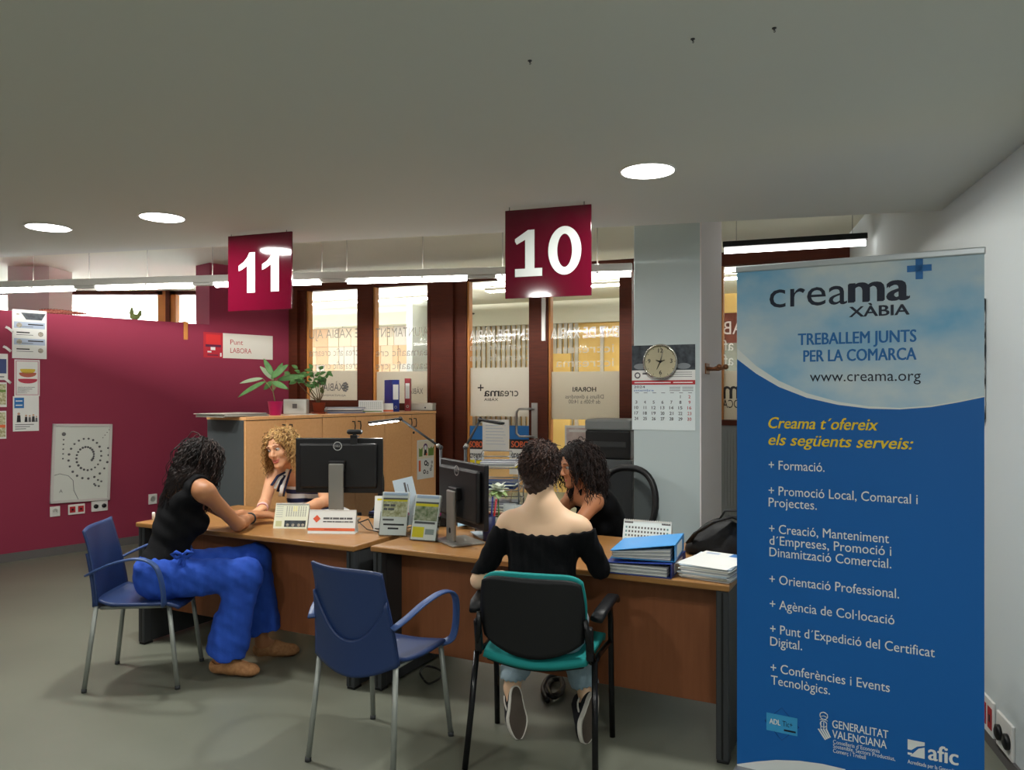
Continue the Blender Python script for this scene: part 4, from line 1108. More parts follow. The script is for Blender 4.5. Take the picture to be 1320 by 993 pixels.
# keyboard tucked behind the left monitor and cables
b = MB(); b.tube([D(-.42, .35) + Vector((0, 0, .01)), D(-.33, .42, DZ + .05), D(-.25, .36, DZ + .012), D(-.12, .38, DZ + .008), D(-.09, .55, DZ + .008)], .004, m_black, 7)
b.tube([D(-.45, .33, DZ + .05), D(-.36, .30, DZ + .09), D(-.27, .33, DZ + .01), D(-.15, .30, DZ + .006)], .003, m_black, 7)
tag(b.build('cable'), 'black cables trailing behind the left desk monitor', 'cable')
p0 = on_z(470, 672, DZ)
o, _ = paper_stack('document_pile', p0 + Vector((.10, .16, 0)), 0, .12, .17, 4, .01, 'small dark pile of notebooks right of the name plate', 'notebook', [m_black, mat('navy_cloth', (36, 44, 84), .7), m_black, mat('navy_cloth', (36, 44, 84), .7)], .01, 4); put(o, DA)
b = MB(); b.lathe([(.009, 0), (.009, .045), (.006, .05), (.001, .05)], m_white_pl, 14)
p0 = on_z(198, 671, DZ); tag(b.build('glue_stick', loc=p0), 'small white glue stick at far left end of left desk', 'glue stick')

# ------------------------------------------------------------------ leaflet holders
m_acr = glass_mat('clear_acrylic', (.98, 1, 1), .8, .985)
def d_leaf_a(b, w, h, z):
    b.rect(w * .05, h * .92, w * .95, h * .99, m_skyblue, z); b.rect(w * .04, h * .82, w * .96, h * .86, m_ink_soft, z); b.rect(w * .04, h * .78, w * .96, h * .82, m_yel_print, z)
    b.rect(w * .04, h * .42, w * .96, h * .78, m_olive, z); [b.rect(w * x0, h * y0, w * x1, h * (y0 + .05), m_ink_soft, z + .0005) for x0, x1, y0 in ((.08, .30, .66), (.33, .52, .66), (.08, .22, .57), (.25, .48, .57))]
    b.rect(w * .08, h * .33, w * .5, h * .37, m_ink_soft, z); b.rect(w * .12, h * .22, w * .9, h * .26, m_ink, z); b.rect(w * .3, h * .13, w * .7, h * .17, m_ink, z)
def d_leaf_b(b, w, h, z):
    b.rect(w * .05, h * .92, w * .95, h * .99, m_skyblue, z); b.rect(w * .04, h * .80, w * .96, h * .84, m_ink_soft, z); b.rect(w * .04, h * .74, w * .96, h * .80, m_yel_print, z)
    b.rect(w * .04, h * .42, w * .96, h * .74, mat('green_photo', (86, 110, 60), .6, noise=((50, 50, 50), (190, 186, 160), .2)), z)
    b.rect(w * .08, h * .35, w * .9, h * .40, m_ink_soft, z); b.rect(w * .04, h * .05, w * .5, h * .28, m_yel_print, z); b.rect(w * .55, h * .12, w * .9, h * .24, mat('header_grey', (150, 160, 156), .6), z)
def holder(px0, px1, py, w_, h_, label, draw, rz):
    p = on_z((px0 + px1) / 2, py, DZ)
    t = thing('leaflet_holder', label, 'leaflet holder', p + Vector((0, .05, 0)), rz)
    lean = .30
    b = MB(); b.M = frame((-w_ / 2, -.045, .006), (1, 0, 0), (0, lean, 1)); b.box2((0, 0, -.003), (w_, h_, 0), m_acr); b.box2((0, 0, -.03), (w_, h_ * .98, -.027), m_acr)
    b.box2((0, 0, -.03), (.002, h_ * .55, 0), m_acr); b.box2((w_ - .002, 0, -.03), (w_, h_ * .55, 0), m_acr); b.box2((0, 0, -.03), (w_, .003, 0), m_acr); b.build('acrylic_pocket', t)
    b = MB(); b.M = frame((w_ / 2, .075, 0), (-1, 0, 0), (0, -.26, 1)); b.box2((0, 0, -.003), (w_, h_ * .8, 0), m_acr); b.build('acrylic_prop', t)
    b = MB(); b.M = frame((-w_ / 2, -.045, .006), (1, 0, 0), (0, lean, 1)) ; b.box2((.003, .004, -.02), (w_ - .003, h_ + .004, -.0045), m_white); b.M = b.M @ Matrix.Translation((.003, .004, -.0042)); draw(b, w_ - .006, h_, .0004); b.build('leaflets', t)
    return t
holder(489, 525, 692.5, .155, .232, 'clear holder of fair leaflets with yellow and black print, between the desks', d_leaf_a, DA * .35)
holder(530, 566, 699, .150, .235, 'clear holder of leaflets with green photo and yellow corner, beside the monitor', d_leaf_b, DA * .75)
def loose_leaflet(pts, Y, label, draw):
    P = [W(x, y, Y) for x, y in pts]
    bl, br, tl = P[0], P[1], P[2]
    lean = Vector((0, .06, 0))
    o = Vector(bl); M = frame(o, br - bl, (tl + lean) - bl); w_ = (br - bl).length; h_ = (tl - bl).length
    b = MB(); b.box2((0, 0, -.003), (w_, h_, 0), m_white); draw(b, w_, h_, .0006)
    return tag(b.build('leaflet', matrix=M), label, 'leaflet')
def d_grey_leaf(b, w, h, z):
    b.rect(w * .12, h * .88, w * .4, h * .93, m_yel_print, z); b.disc(w * .7, h * .5, w * .10, m_ink_soft, z, 14, w * .22); b.rect(w * .55, h * .05, w * .8, h * .35, m_greyphoto, z)
def d_blue_leaf(b, w, h, z):
    b.disc(w * .35, h * .22, w * .14, m_ink, z, 14); b.disc(w * .35, h * .22, w * .09, m_white, z + .0005, 14); b.rect(w * .5, h * .35, w * .6, h * .8, m_ink_soft, z); b.rect(w * .66, h * .35, w * .7, h * .7, m_ink_soft, z)
b = None
loose_leaflet([(481, 688), (508, 688), (473.5, 640)], 4.30, 'pale grey leaflet leaning behind the fair leaflet holder', d_grey_leaf)
loose_leaflet([(506, 640), (532, 634), (500, 626)], 4.36, 'pale blue tilted leaflet sticking up behind the fair leaflet holder', d_blue_leaf) if 0 else None
P0 = W(512, 648, 4.36); M_ = frame(P0, Vector((.94, .1, .22)), Vector((-.25, .12, .9)))
b = MB(); b.box2((0, -.14, -.003), (.115, .125, 0), mat('ice_blue_paper', (196, 212, 224), .6)); d_blue_leaf(b, .115, .125, .0006); tag(b.build('leaflet', matrix=M_), 'pale blue tilted leaflet sticking up behind the fair leaflet holder', 'leaflet')

# ------------------------------------------------------------------ desk lamps
def clamp_lamp(base, joint1, joint2, tip, label, head_w=.035, lit=True):
    t = thing('desk_lamp', label, 'lamp', base)
    q = lambda p: Vector(p) - Vector(base)
    b = MB(); b.lathe([(.055, 0), (.055, .012), (.02, .02), (.012, .03)], m_black, 24); b.build('base', t)
    b = MB(); b.tube([(0, 0, .02), q(joint1)], .009, m_dkgrey, 10); b.ball(q(joint1), .015, m_dkgrey, 8); b.build('pole', t)
    b = MB(); b.tube([q(joint1), q(joint2)], .007, m_dkgrey, 8); b.ball(q(joint2), .014, m_black, 8)
    j = q(joint1).lerp(q(joint2), .06); b.ball(j, .014, m_steel, 8); b.build('arm', t)
    b = MB(); a_, c_ = q(joint2), q(tip); d = (c_ - a_).normalized(); side = d.cross(Vector((0, 0, 1))).normalized()
    b.ribbon([a_.lerp(c_, k / 8) for k in range(9)], side, head_w * 2, .014, m_black); b.build('lamp_head', t)
    b = MB(); b.ribbon([a_.lerp(c_, .1 + k * .11) + Vector((0, 0, -.012)) for k in range(9)], side, head_w * 1.7, .004, m_emit if lit else m_white_pl); b.build('light_strip', t)
    if lit: area('desk_lamp_light', a_.lerp(c_, .5) + Vector((0, 0, -.02)), .12, .05, 2.5, (1, .97, .92), parent=t)
    return t
Yl = 4.78
bs = W(569, 600, Yl); bs.z = DZ
clamp_lamp(bs, W(568, 577, Yl), W(516, 540, Yl - .05), W(477, 545, Yl - .15), 'slim black lit desk lamp reaching left over the left desk')
Yl = 4.50
bs = W(600, 610, Yl); bs.z = DZ
clamp_lamp(bs, W(600, 577, Yl), W(619, 541, Yl), W(648, 546, Yl - .08), 'slim black desk lamp in front of the glass door', .022, False)

# ------------------------------------------------------------------ right desk clutter
def at_desk(u, v): return D(u, v)
# wire letter trays
Yt = 4.30
tl, tr = W(617, 610, Yt), W(672, 610, Yt)
tw = tr.x - tl.x; tc = Vector(((tl.x + tr.x) / 2, Yt + .02, DZ))
t = thing('letter_trays', 'grey wire letter trays stacked with papers in front of the glass door', 'letter tray', tc, -.12)
m_wr = mat('tray_grey', (120, 124, 128), .4, .6)
dp = .24
lv = [DZ + .02, DZ + .09, DZ + .16, DZ + .245]
for k, z in enumerate([.02, .13, .24, .36]):
    b = MB()
    for y in (-dp / 2, dp / 2):
        b.tube([(-tw / 2, y, z), (tw / 2, y, z)], .003, m_wr, 6); b.tube([(-tw / 2, y, z + .045), (tw / 2, y, z + .045)], .003, m_wr, 6)
    for x in (-tw / 2, tw / 2):
        b.tube([(x, -dp / 2, z), (x, dp / 2, z)], .003, m_wr, 6); b.tube([(x, -dp / 2, z + .045), (x, dp / 2, z + .045)], .003, m_wr, 6)
    for i in range(10):
        x = -tw / 2 + tw * (i + .5) / 10; b.tube([(x, -dp / 2, z), (x, dp / 2, z)], .0014, m_wr, 5)
    b.build('tray', t)
b = MB()
for x in (-tw / 2, tw / 2):
    for y in (-dp / 2, dp / 2): b.tube([(x, y, 0), (x, y, .42)], .004, m_wr, 6)
b.tube([(-tw / 2 + .02, -dp / 2, .42), (-tw / 2 + .04, -dp / 2, .455), (tw / 2 - .04, -dp / 2, .455), (tw / 2 - .02, -dp / 2, .42)], .003, m_wr, 6)
b.build('upright', t)
rnd = random.Random(4)
for k, z in enumerate([.024, .134, .244, .364]):
    mm = [[m_white, m_greyphoto], [m_white, mat('folder_grey', (150, 152, 160), .6)], [mat('folder_navy', (44, 66, 110), .6), mat('folder_navy', (44, 66, 110), .6), m_white], [m_white, mat('folder_grey', (150, 152, 160), .6)]][k]
    o, _ = paper_stack('tray_papers', tc + Vector((0, 0, z)), 0, tw * .84, dp * .86, 4, .007, ['papers in the lowest wire letter tray', 'papers in the second lowest wire letter tray', 'navy folders in the third wire letter tray', 'white papers in the topmost wire letter tray'][k], 'paper', mm, .003, 20 + k); put(o, -.12)
# sheet taped on the door
sheet('notice_sheet', PW, 622, 541, 656, 581, 'plain white printed sheet taped to the glass door', 'paper', lambda b, w, h, z: [b.rect(w * .12, h * (.2 + .1 * k), w * (.88 - .05 * (k % 3)), h * (.215 + .1 * k), m_skyblue, z) for k in range(7)], off=.0)
def d_creama(b, w, h, z):
    b.rect(0, h * .72, w, h, m_bmid, z); b.rect(0, h * .52, w, h * .72, m_ink, z); b.text('SOBO', m_orange, w * .1, h * .56, w * .8, h * .12, .03, z=z + .0005)
    b.text('creama', m_ink, w * .1, h * .34, w * .8, h * .14, .02, z=z + .0005); b.rect(0, h * .12, w, h * .30, m_yel_print, z); b.rect(w * .15, h * .18, w * .85, h * .22, m_ink_soft, z + .0005)
sheet('door_poster', PW, 603.8, 549, 624, 612, 'blue, black and yellow poster low on the glass door, left of the sheet', 'poster', d_creama, off=-.003)
sheet('door_poster', PW, 656.5, 549, 684, 612, 'blue, black and yellow poster low on the glass door, by the handle', 'poster', d_creama, off=-.003)
def d_event(b, w, h, z):
    b.rect(w * .04, h * .04, w * .96, h * .92, mat('pink_photo', (186, 160, 160), .6, noise=((12, 12, 12), (226, 216, 206), .25)), z); b.disc(w * .78, h * .3, w * .2, m_white, z + .0005, 24); b.disc(w * .78, h * .3, w * .14, mat('peach_print', (224, 176, 150), .6), z + .001, 20)
    b.rect(w * .1, h * .78, w * .7, h * .86, m_white, z + .0005)
sheet('event_poster', PW, 727, 549, 781, 588, 'pale pink photo poster standing behind the glass door pane', 'poster', d_event, off=-.03)
# pens and cups
def cup(name, pos, r, h_, m, label, cat='cup', draw=None):
    t = thing(name, label, cat, pos)
    b = MB(); b.lathe([(r * .82, 0), (r, h_), (r * .93, h_), (r * .76, .006), (.001, .006)], m, 24); b.build('wall_of_cup', t) if 0 else b.build('body', t)
    if draw: draw(t)
    return t
def deskp(px, py): return on_z(px, py, DZ)
pc = Vector((W(630, 660, 4.02).x, 4.02, DZ))
t = cup('pen_pot', pc, .036, .13, mat('pot_navy', (34, 40, 84), .5), 'dark blue pot of pens beside the sideways monitor', 'pen pot')
rnd = random.Random(3)
for k, (c, nm) in enumerate([((190, 30, 44), 'red'), ((36, 46, 120), 'blue'), ((28, 28, 30), 'black'), ((40, 130, 84), 'green'), ((60, 30, 34), 'dark brown'), ((36, 46, 120), 'navy')]):
    an = k * 1.05; e = Vector((.026 * math.cos(an), .026 * math.sin(an), 0)); tp = e * 1.5 + Vector((0, 0, .205 + .03 * rnd.random()))
    b = MB(); b.tube([e * .5 + Vector((0, 0, .008)), tp], .0045, mat('pen_%s' % nm.replace(' ', '_'), c, .4), 8); b.ball(tp, .0055, mat('pen_%s' % nm.replace(' ', '_'), c, .4), 6)
    tag(b.build('pen', loc=pc), nm + ' pen standing in the dark blue pen pot', 'pen')
m_clear = glass_mat('clear_plastic', (.97, .99, .99), .22, .98)
for (px, Y, r, h_, lab) in [(657, 4.06, .034, .185, 'clear plastic cup left of the bottle, front one'), (671, 4.04, .034, .18, 'clear plastic cup with small black mark right of front cup')]:
    cup('plastic_cup', Vector((W(px, 660, Y).x, Y, DZ)), r, h_, film_mat('milky_plastic', (226, 232, 232), .45), lab)
def cow(t):
    b = MB(); b.disc(.0, .0, .001, m_ink, 0); 
cup('mug', Vector((W(688, 655, 3.98).x, 3.98, DZ)), .042, .12, m_white_pl, 'white mug with black spots beside plastic cups', 'mug')
b = MB()
for an, z in ((-1.6, .05), (-1.1, .06), (-2.0, .035)):
    p = Vector((.041 * math.cos(an), .041 * math.sin(an), z)); b.ball(p, (.010, .004, .010), m_ink, 6)
b.build('black_spot', parent=bpy.data.objects['mug'])
# bottle
t = thing('glass_bottle', 'clear glass bottle in front of the letter trays', 'bottle', Vector((W(665, 640, 4.15).x, 4.15, DZ)))
b = MB(); b.lathe([(.036, 0), (.038, .01), (.038, .17), (.030, .21), (.015, .26), (.014, .315), (.017, .317), (.017, .33), (.012, .33), (.012, .26), (.028, .205), (.035, .168), (.035, .012), (.001, .01)], m_clear, 24); b.build('body', t)
# pale flower
fp = Vector((W(642, 650, 4.13).x, 4.13, DZ))
t = thing('paper_flower', 'round pale green and white flower on a stem beside the bottle', 'flower', fp)
b = MB(); b.tube([(0, 0, .01), (.004, 0, .12), (0, 0, .22)], .004, m_leaf, 8); b.build('stem', t)
for k in range(22):
    an = k * 2.4; el = -.6 + 1.6 * k / 21
    d = Vector((math.cos(an) * math.cos(el), math.sin(an) * math.cos(el), math.sin(el)))
    b = MB(); leaf(b, Vector((0, 0, .245)) + d * .005, Vector((0, 0, .245)) + d * .062, .026, mat('petal_white', (226, 232, 214), .7) if k > 8 else mat('petal_green', (176, 206, 140), .7), n=5); b.build('petal', t)
b = MB(); b.lathe([(.026, 0), (.032, .11), (.029, .11), (.024, .005), (.001, .005)], m_clear, 20); b.build('vase', t)
# papers and tissue, stapler like bits
o, _ = paper_stack('note_papers', deskp(624, 692) + Vector((.0, .0, 0)), 0, .10, .13, 4, .004, 'loose white note papers beside the pen pot', 'paper', [m_white, mat('ice_blue_paper', (196, 212, 224), .6)], .015, 6); put(o, .35)
b = MB(); b.grid(lambda u, v: Vector(((u - .5) * .11, (v - .5) * .09, .014 + .018 * abs(math.sin(7 * u + 2)) * (1 - abs(2 * v - 1)) + .012 * math.sin(9 * v + 3 * u) ** 2)), 16, 12, mat('tissue_blue', (170, 206, 226), .8), .002)
tag(b.build('tissue', loc=D(*uv(deskp(600, 690)), DZ) + Vector((.0, .22, 0))), 'crumpled pale blue tissue behind the sideways monitor stand', 'tissue')
p0 = Vector((W(563, 640, 4.45).x, 4.45, DZ))
t = thing('tape_dispenser', 'magenta round tape dispenser behind the sideways monitor', 'tape dispenser', p0)
b = MB(); b.M = frame((0, 0, .0), (1, 0, 0)); b.lathe([(.05, -.015), (.055, 0), (.05, .015), (.03, .018), (.03, -.018)], mat('magenta_plastic', (190, 40, 140), .35), 24, (0, .11, 0)); b.box2((-.05, 0, -.02), (.06, .06, .02), m_black, .01); b.build('body', t)
b = MB()
for an, L in ((.3, .09), (1.0, .11), (1.9, .1), (2.6, .12), (3.2, .08)): b.poly([(0.02 * math.cos(an + 1.57), .02 * math.sin(an + 1.57), 0), (L * math.cos(an), L * math.sin(an), 0), (-.02 * math.cos(an + 1.57), -.02 * math.sin(an + 1.57), 0)], m_black)
bm_v = MB(); R3 = frame((0, 0, 0), (1, 0, 0))
for an, L in ((.2, .09), (.9, .11), (1.7, .1), (2.4, .12), (3.0, .10)):
    bm_v.tube([(0, 0, .02), (L * math.cos(an) * .6, 0, .03 + L * math.sin(an) * .6), (L * math.cos(an), 0, .02 + L * math.sin(an))], [.022, .014, .003], m_black, 6)
tag(bm_v.build('star_ornament', loc=Vector((W(551, 640, 4.52).x, 4.52, DZ))), 'black spiky star shaped ornament behind the leaflet holders', 'ornament')

# binders lying at the right end
m_lb = mat('binder_light_blue', (60, 146, 214), .35); m_db = mat('binder_dark_blue', (34, 58, 136), .4)
def lying_binder(loc, rz, w_, d_, h0, h1, m, label):
    """spine towards +x (height h1), opening towards -x (height h0)"""
    t = thing('lever_arch_binder', label, 'binder', loc, rz)
    b = MB(); b.box2((-w_ / 2, -d_ / 2, 0), (w_ / 2, d_ / 2, .003), m, .001); b.box2((w_ / 2 - .003, -d_ / 2, 0), (w_ / 2, d_ / 2, h1), m, .001)
    an = math.atan2(h1 - h0, w_); b.box((0, 0, (h0 + h1) / 2), (w_ / math.cos(an), d_, .003), m, .001, R=Matrix.Rotation(-an, 4, 'Y')); b.build('cover', t)
    b = MB(); r_ = random.Random(7); n_ = 9
    for k in range(n_):
        f0, f1 = k / n_, (k + .8) / n_
        z0, z1 = .004 + f0 * (h0 - .008), .004 + f1 * (h0 - .008); q0, q1 = .004 + f0 * (h1 * .72 - .006), .004 + f1 * (h1 * .72 - .006)
        j = r_.uniform(-.006, .006)
        xa, xb, ya, yb = -w_ / 2 + .012 + j, w_ / 2 - .02, -d_ / 2 + .006 + j, d_ / 2 - .006
        b.add([(xa, ya, z0), (xb, ya, q0), (xb, yb, q0), (xa, yb, z0), (xa, ya, z1), (xb, ya, q1), (xb, yb, q1), (xa, yb, z1)], [(0, 1, 5, 4), (1, 2, 6, 5), (2, 3, 7, 6), (3, 0, 4, 7), (4, 5, 6, 7), (3, 2, 1, 0)], m_white if k % 3 else mat('page_grey', (170, 174, 178), .6))
    b.build('papers', t)
    b = MB(); b.tube([(w_ / 2 - .03, -.05, .01), (w_ / 2 - .035, -.05, h1 * .6), (w_ / 2 - .06, -.05, h1 * .7)], .003, m_steel, 6); b.tube([(w_ / 2 - .03, .05, .01), (w_ / 2 - .035, .05, h1 * .6), (w_ / 2 - .06, .05, h1 * .7)], .003, m_steel, 6); b.build('ring_mechanism', t)
    b = MB(); b.box2((w_ / 2 + .0003, -d_ * .3, h1 * .15), (w_ / 2 + .001, d_ * .25, h1 * .85), m_white); b.build('spine_label', t)
    return t
ub, vb = uv(deskp(817, 742))
lying_binder(D(ub + .01, vb + .15), DA + .05, .285, .30, .045, .06, m_db, 'dark blue lever arch binder lying under the light blue one')
lying_binder(D(ub + .015, vb + .16, DZ + .064), DA + .12, .275, .29, .032, .072, m_lb, 'light blue lever arch binder lying half open on the dark blue one')
uc, vc = uv(deskp(905, 750))
mats_p = [m_white, mat('page_grey', (170, 174, 178), .6), m_white, mat('folder_beige', (206, 200, 180), .6), m_white, mat('page_grey', (170, 174, 178), .6), mat('ice_blue_paper', (196, 212, 224), .6)]
o, hp = paper_stack('document_pile', D(uc + .022, vc + .165), 0, .215, .31, 14, .0048, 'tall pile of loose documents and folders at right end of right desk', 'paper', mats_p, .008, 12); put(o, DA - .12)
b = MB(); b.box((0, 0, .0015), (.225, .31, .003), m_white, .0008); b.rect(.02, .09, .11, .15, m_bmid, .0034); b.rect(-.09, .1, -.03, .13, m_skyblue, .0034)
put(tag(b.build('leaflet', loc=D(uc + .022, vc + .165, DZ + hp)), 'white leaflet with blue corner topmost on the document pile', 'leaflet'), DA - .2)
def d_cal3(b, w, h, z):
    b.rect(0, 0, w, h, mat('calendar_paper', (222, 232, 232), .7), z - .0004); b.rect(w * .02, h * .9, w * .2, h * .95, m_ink_soft, z); b.rect(w * .8, h * .9, w * .98, h * .95, m_ink_soft, z)
    for r_ in range(6):
        for c_ in range(14): b.rect(w * (.05 + .066 * c_), h * (.75 - .12 * r_), w * (.085 + .066 * c_), h * (.81 - .12 * r_), mat('teal_print', (110, 150, 150), .6) if c_ in (0, 13) else m_ink_soft, z)
tent('desk_calendar', D(1.30, .46), DA + .02, .235, .155, .09, 'white wire bound tent calendar behind the light blue binder', 'calendar', d_cal3, True)
# black bag at the back of the right desk
bp_ = D(1.585, .60)
t = thing('backpack', 'crumpled black backpack behind the document pile on right desk', 'bag', bp_, DA)
b = MB()
rings = []
for i in range(15):
    f = i / 14; z = .005 + .155 * f; sx = .14 * (1 - f ** 2.5 * .75) + .008 * math.sin(9 * f); sy = .09 * (1 - f ** 2 * .7)
    ring = []
    for j in range(24):
        an = 2 * math.pi * j / 24; k_ = 1 + .05 * math.sin(3 * an + 8 * f) + .03 * math.sin(7 * an - 5 * f)
        ring.append((sx * k_ * math.copysign(abs(math.cos(an)) ** .7, math.cos(an)) + .05 * f, sy * k_ * math.copysign(abs(math.sin(an)) ** .7, math.sin(an)), z * (1 + .06 * math.sin(2 * an + 3 * f))))
    rings.append(ring)
m_bag = mat('black_nylon', (20, 20, 22), .6, bump=(25, .4)); b.loft(rings, m_bag); b.build('bag_body', t)
b = MB(); b.ribbon([(-.10, -.08, .06), (-.06, -.11, .11), (.02, -.10, .165), (.09, -.06, .19), (.14, 0, .17), (.16, .03, .08)], (.3, 1, 0), .045, .012, m_bag); b.build('shoulder_strap', t)
b = MB(); b.ribbon([(.02, .02, .155), (.05, .02, .205), (.11, .02, .21), (.14, .02, .15)], (0, 1, 0), .03, .01, m_bag); b.build('grab_handle', t)
# printer on a stand beside the column, in front of the glass door
pq = PW.at(PW.a(806), 0, .42)
t = thing('office_printer', 'dark grey printer on a cabinet beside the column', 'printer', pq, math.atan2(-.378, .926))
zt_ = CAMZ + (HY - 540) / FPX * pq.y
b = MB(); b.box2((-.25, -.22, .0), (.22, .22, zt_ - .36), mat('printer_cabinet', (84, 88, 92), .5), .01); b.box2((-.14, -.2215, zt_ - .60), (-.06, -.2205, zt_ - .46), m_white); b.build('stand', t)
b = MB(); b.box2((-.22, -.2, zt_ - .36), (.2, .2, zt_ - .10), m_black, .015); b.box2((-.18, -.205, zt_ - .25), (.16, -.1, zt_ - .2), m_dkgrey, .004); b.build('body', t)
b = MB(); b.box2((-.225, -.205, zt_ - .10), (.205, .205, zt_), mat('printer_grey', (126, 130, 132), .5), .02); b.build('scanner_lid', t)
# cables on the floor under the desks
for pts, r_, lab in [([(548, 880), (540, 870), (548, 862), (562, 862), (572, 870), (566, 880), (552, 884), (545, 878)], .006, 'black cable loop on the floor behind the empty blue chair'),
                     ([(706, 905), (698, 892), (706, 876), (722, 872), (728, 888), (716, 902), (702, 896), (708, 880), (724, 878), (726, 894), (712, 904), (704, 888), (716, 876)], .012, 'thick tangle of black cables on the floor behind the teal chair')]:
    pp_ = []
    for x, y in pts:
        p = on_z(x, y, .01); pp_.append((p.x, p.y, .014 + .006 * (len(pp_) % 3)))
    q = []
    for i in range(len(pp_) - 1):
        for k in range(5): q.append(tuple(Vector(pp_[i]).lerp(Vector(pp_[i + 1]), k / 5)))
    for _ in range(3): q = [q[0]] + [tuple((Vector(q[i - 1]) + Vector(q[i]) * 2 + Vector(q[i + 1])) / 4) for i in range(1, len(q) - 1)] + [q[-1]]
    b = MB(); b.tube(q, r_, m_black, 7); tag(b.build('floor_cable'), lab, 'cable')

# ------------------------------------------------------------------ chairs
m_pp = mat('blue_polypropylene', (34, 54, 98), .42, spec=.4); m_pp_arm = mat('blue_arm', (58, 82, 132), .4); m_leg = mat('grey_painted_tube', (150, 154, 148), .4, .3)
def blue_chair(loc, rz, label):
    t = thing('visitor_chair', label, 'chair', loc, rz)
    # seat pan
    def seat(u, v):
        x = (u - .5) * 2; y = v
        w_ = .188 + .020 * min(1, y * 3) + .010 * math.sin(math.pi * y)
        yy = -.215 + .44 * y + .045 * x * x * (1 - y)
        z = .445 - .018 * math.cos(x * 1.4) - .03 * max(0, (y - .8) / .2) ** 2 * .8 + .02 * max(0, (.2 - y) / .2) ** 2
        return Vector((x * w_, yy, z))
    b = MB(); b.grid(seat, 16, 18, m_pp, .014); b.build('seat', t)
    def hw(f): return .197 - .036 * f + .007 * max(0, f - .8) / .2
    def back(u, v):
        x = (u - .5) * 2; f = v
        zl = .43 - .055 * math.cos(x * math.pi / 2); zt = .815 + .010 * abs(x) ** 3 * (-1 if x > 0 else 1) + .0
        z = zl + (zt - zl) * f
        return Vector((x * hw(f), -.172 - .075 * f ** 1.4 - .040 * math.cos(x * math.pi / 2) * (1 - .45 * f) + .012 * max(0, f - .8) * 5 * -1 * .2, z))
    b = MB(); b.grid(back, 20, 24, m_pp, -.012); b.build('backrest', t)
    def lower(u, v):
        x = (u - .5) * 2; f = v * (.34 + .36 * abs(x) ** 2.2)
        p = back(u, f); th = .010 * (1 - .15 * v)
        return p + Vector((0, -th, 0))
    b = MB(); b.grid(lower, 22, 12, m_pp, -.016); b.build('back_cowl', t)
    for s_ in (-1, 1):
        pts = [(.196, -.225, .585), (.225, -.17, .615), (.245, -.08, .655), (.262, .02, .678), (.272, .09, .672), (.274, .135, .64), (.268, .155, .58), (.258, .165, .50), (.245, .16, .445), (.20, .15, .425)]
        q = []
        for i in range(len(pts) - 1):
            for k in range(4): q.append(Vector(pts[i]).lerp(Vector(pts[i + 1]), k / 4))
        q.append(Vector(pts[-1]))
        for _ in range(3): q = [q[0]] + [(q[i - 1] + q[i] * 2 + q[i + 1]) / 4 for i in range(1, len(q) - 1)] + [q[-1]]
        q = [Vector((s_ * p.x, p.y, p.z)) for p in q]
        b = MB(); b.ribbon(q, (1, -.25 * s_, 0), .036, .012, m_pp_arm); b.build('armrest', t)
        for (x0, y0, x1, y1) in [(.185, -.185, .205, -.235), (.180, .165, .205, .215)]:
            b = MB(); b.tube([(s_ * x0, y0, .43), (s_ * x1, y1, .012)], .0115, m_leg, 14); b.tube([(s_ * x1, y1, .018), (s_ * (x1 + .0008), y1 * 1.002, 0)], .013, m_dkgrey, 14); b.build('leg', t)
    b = MB(); b.tube([(-.17, -.165, .412), (-.165, .155, .412), (.165, .155, .412), (.17, -.165, .412), (-.17, -.165, .412)], .009, m_leg, 10); b.build('seat_frame', t)
    return t
def yaw_of(f): return math.atan2(f[1], f[0]) - math.pi / 2
blue_chair((-.545, 3.265, 0), yaw_of((.42, .90)), 'empty blue plastic armchair in the middle, its back to the camera')
blue_chair((-1.93, 4.085, 0), yaw_of((.97, .10)), 'blue plastic armchair at left under the seated person in blue trousers')

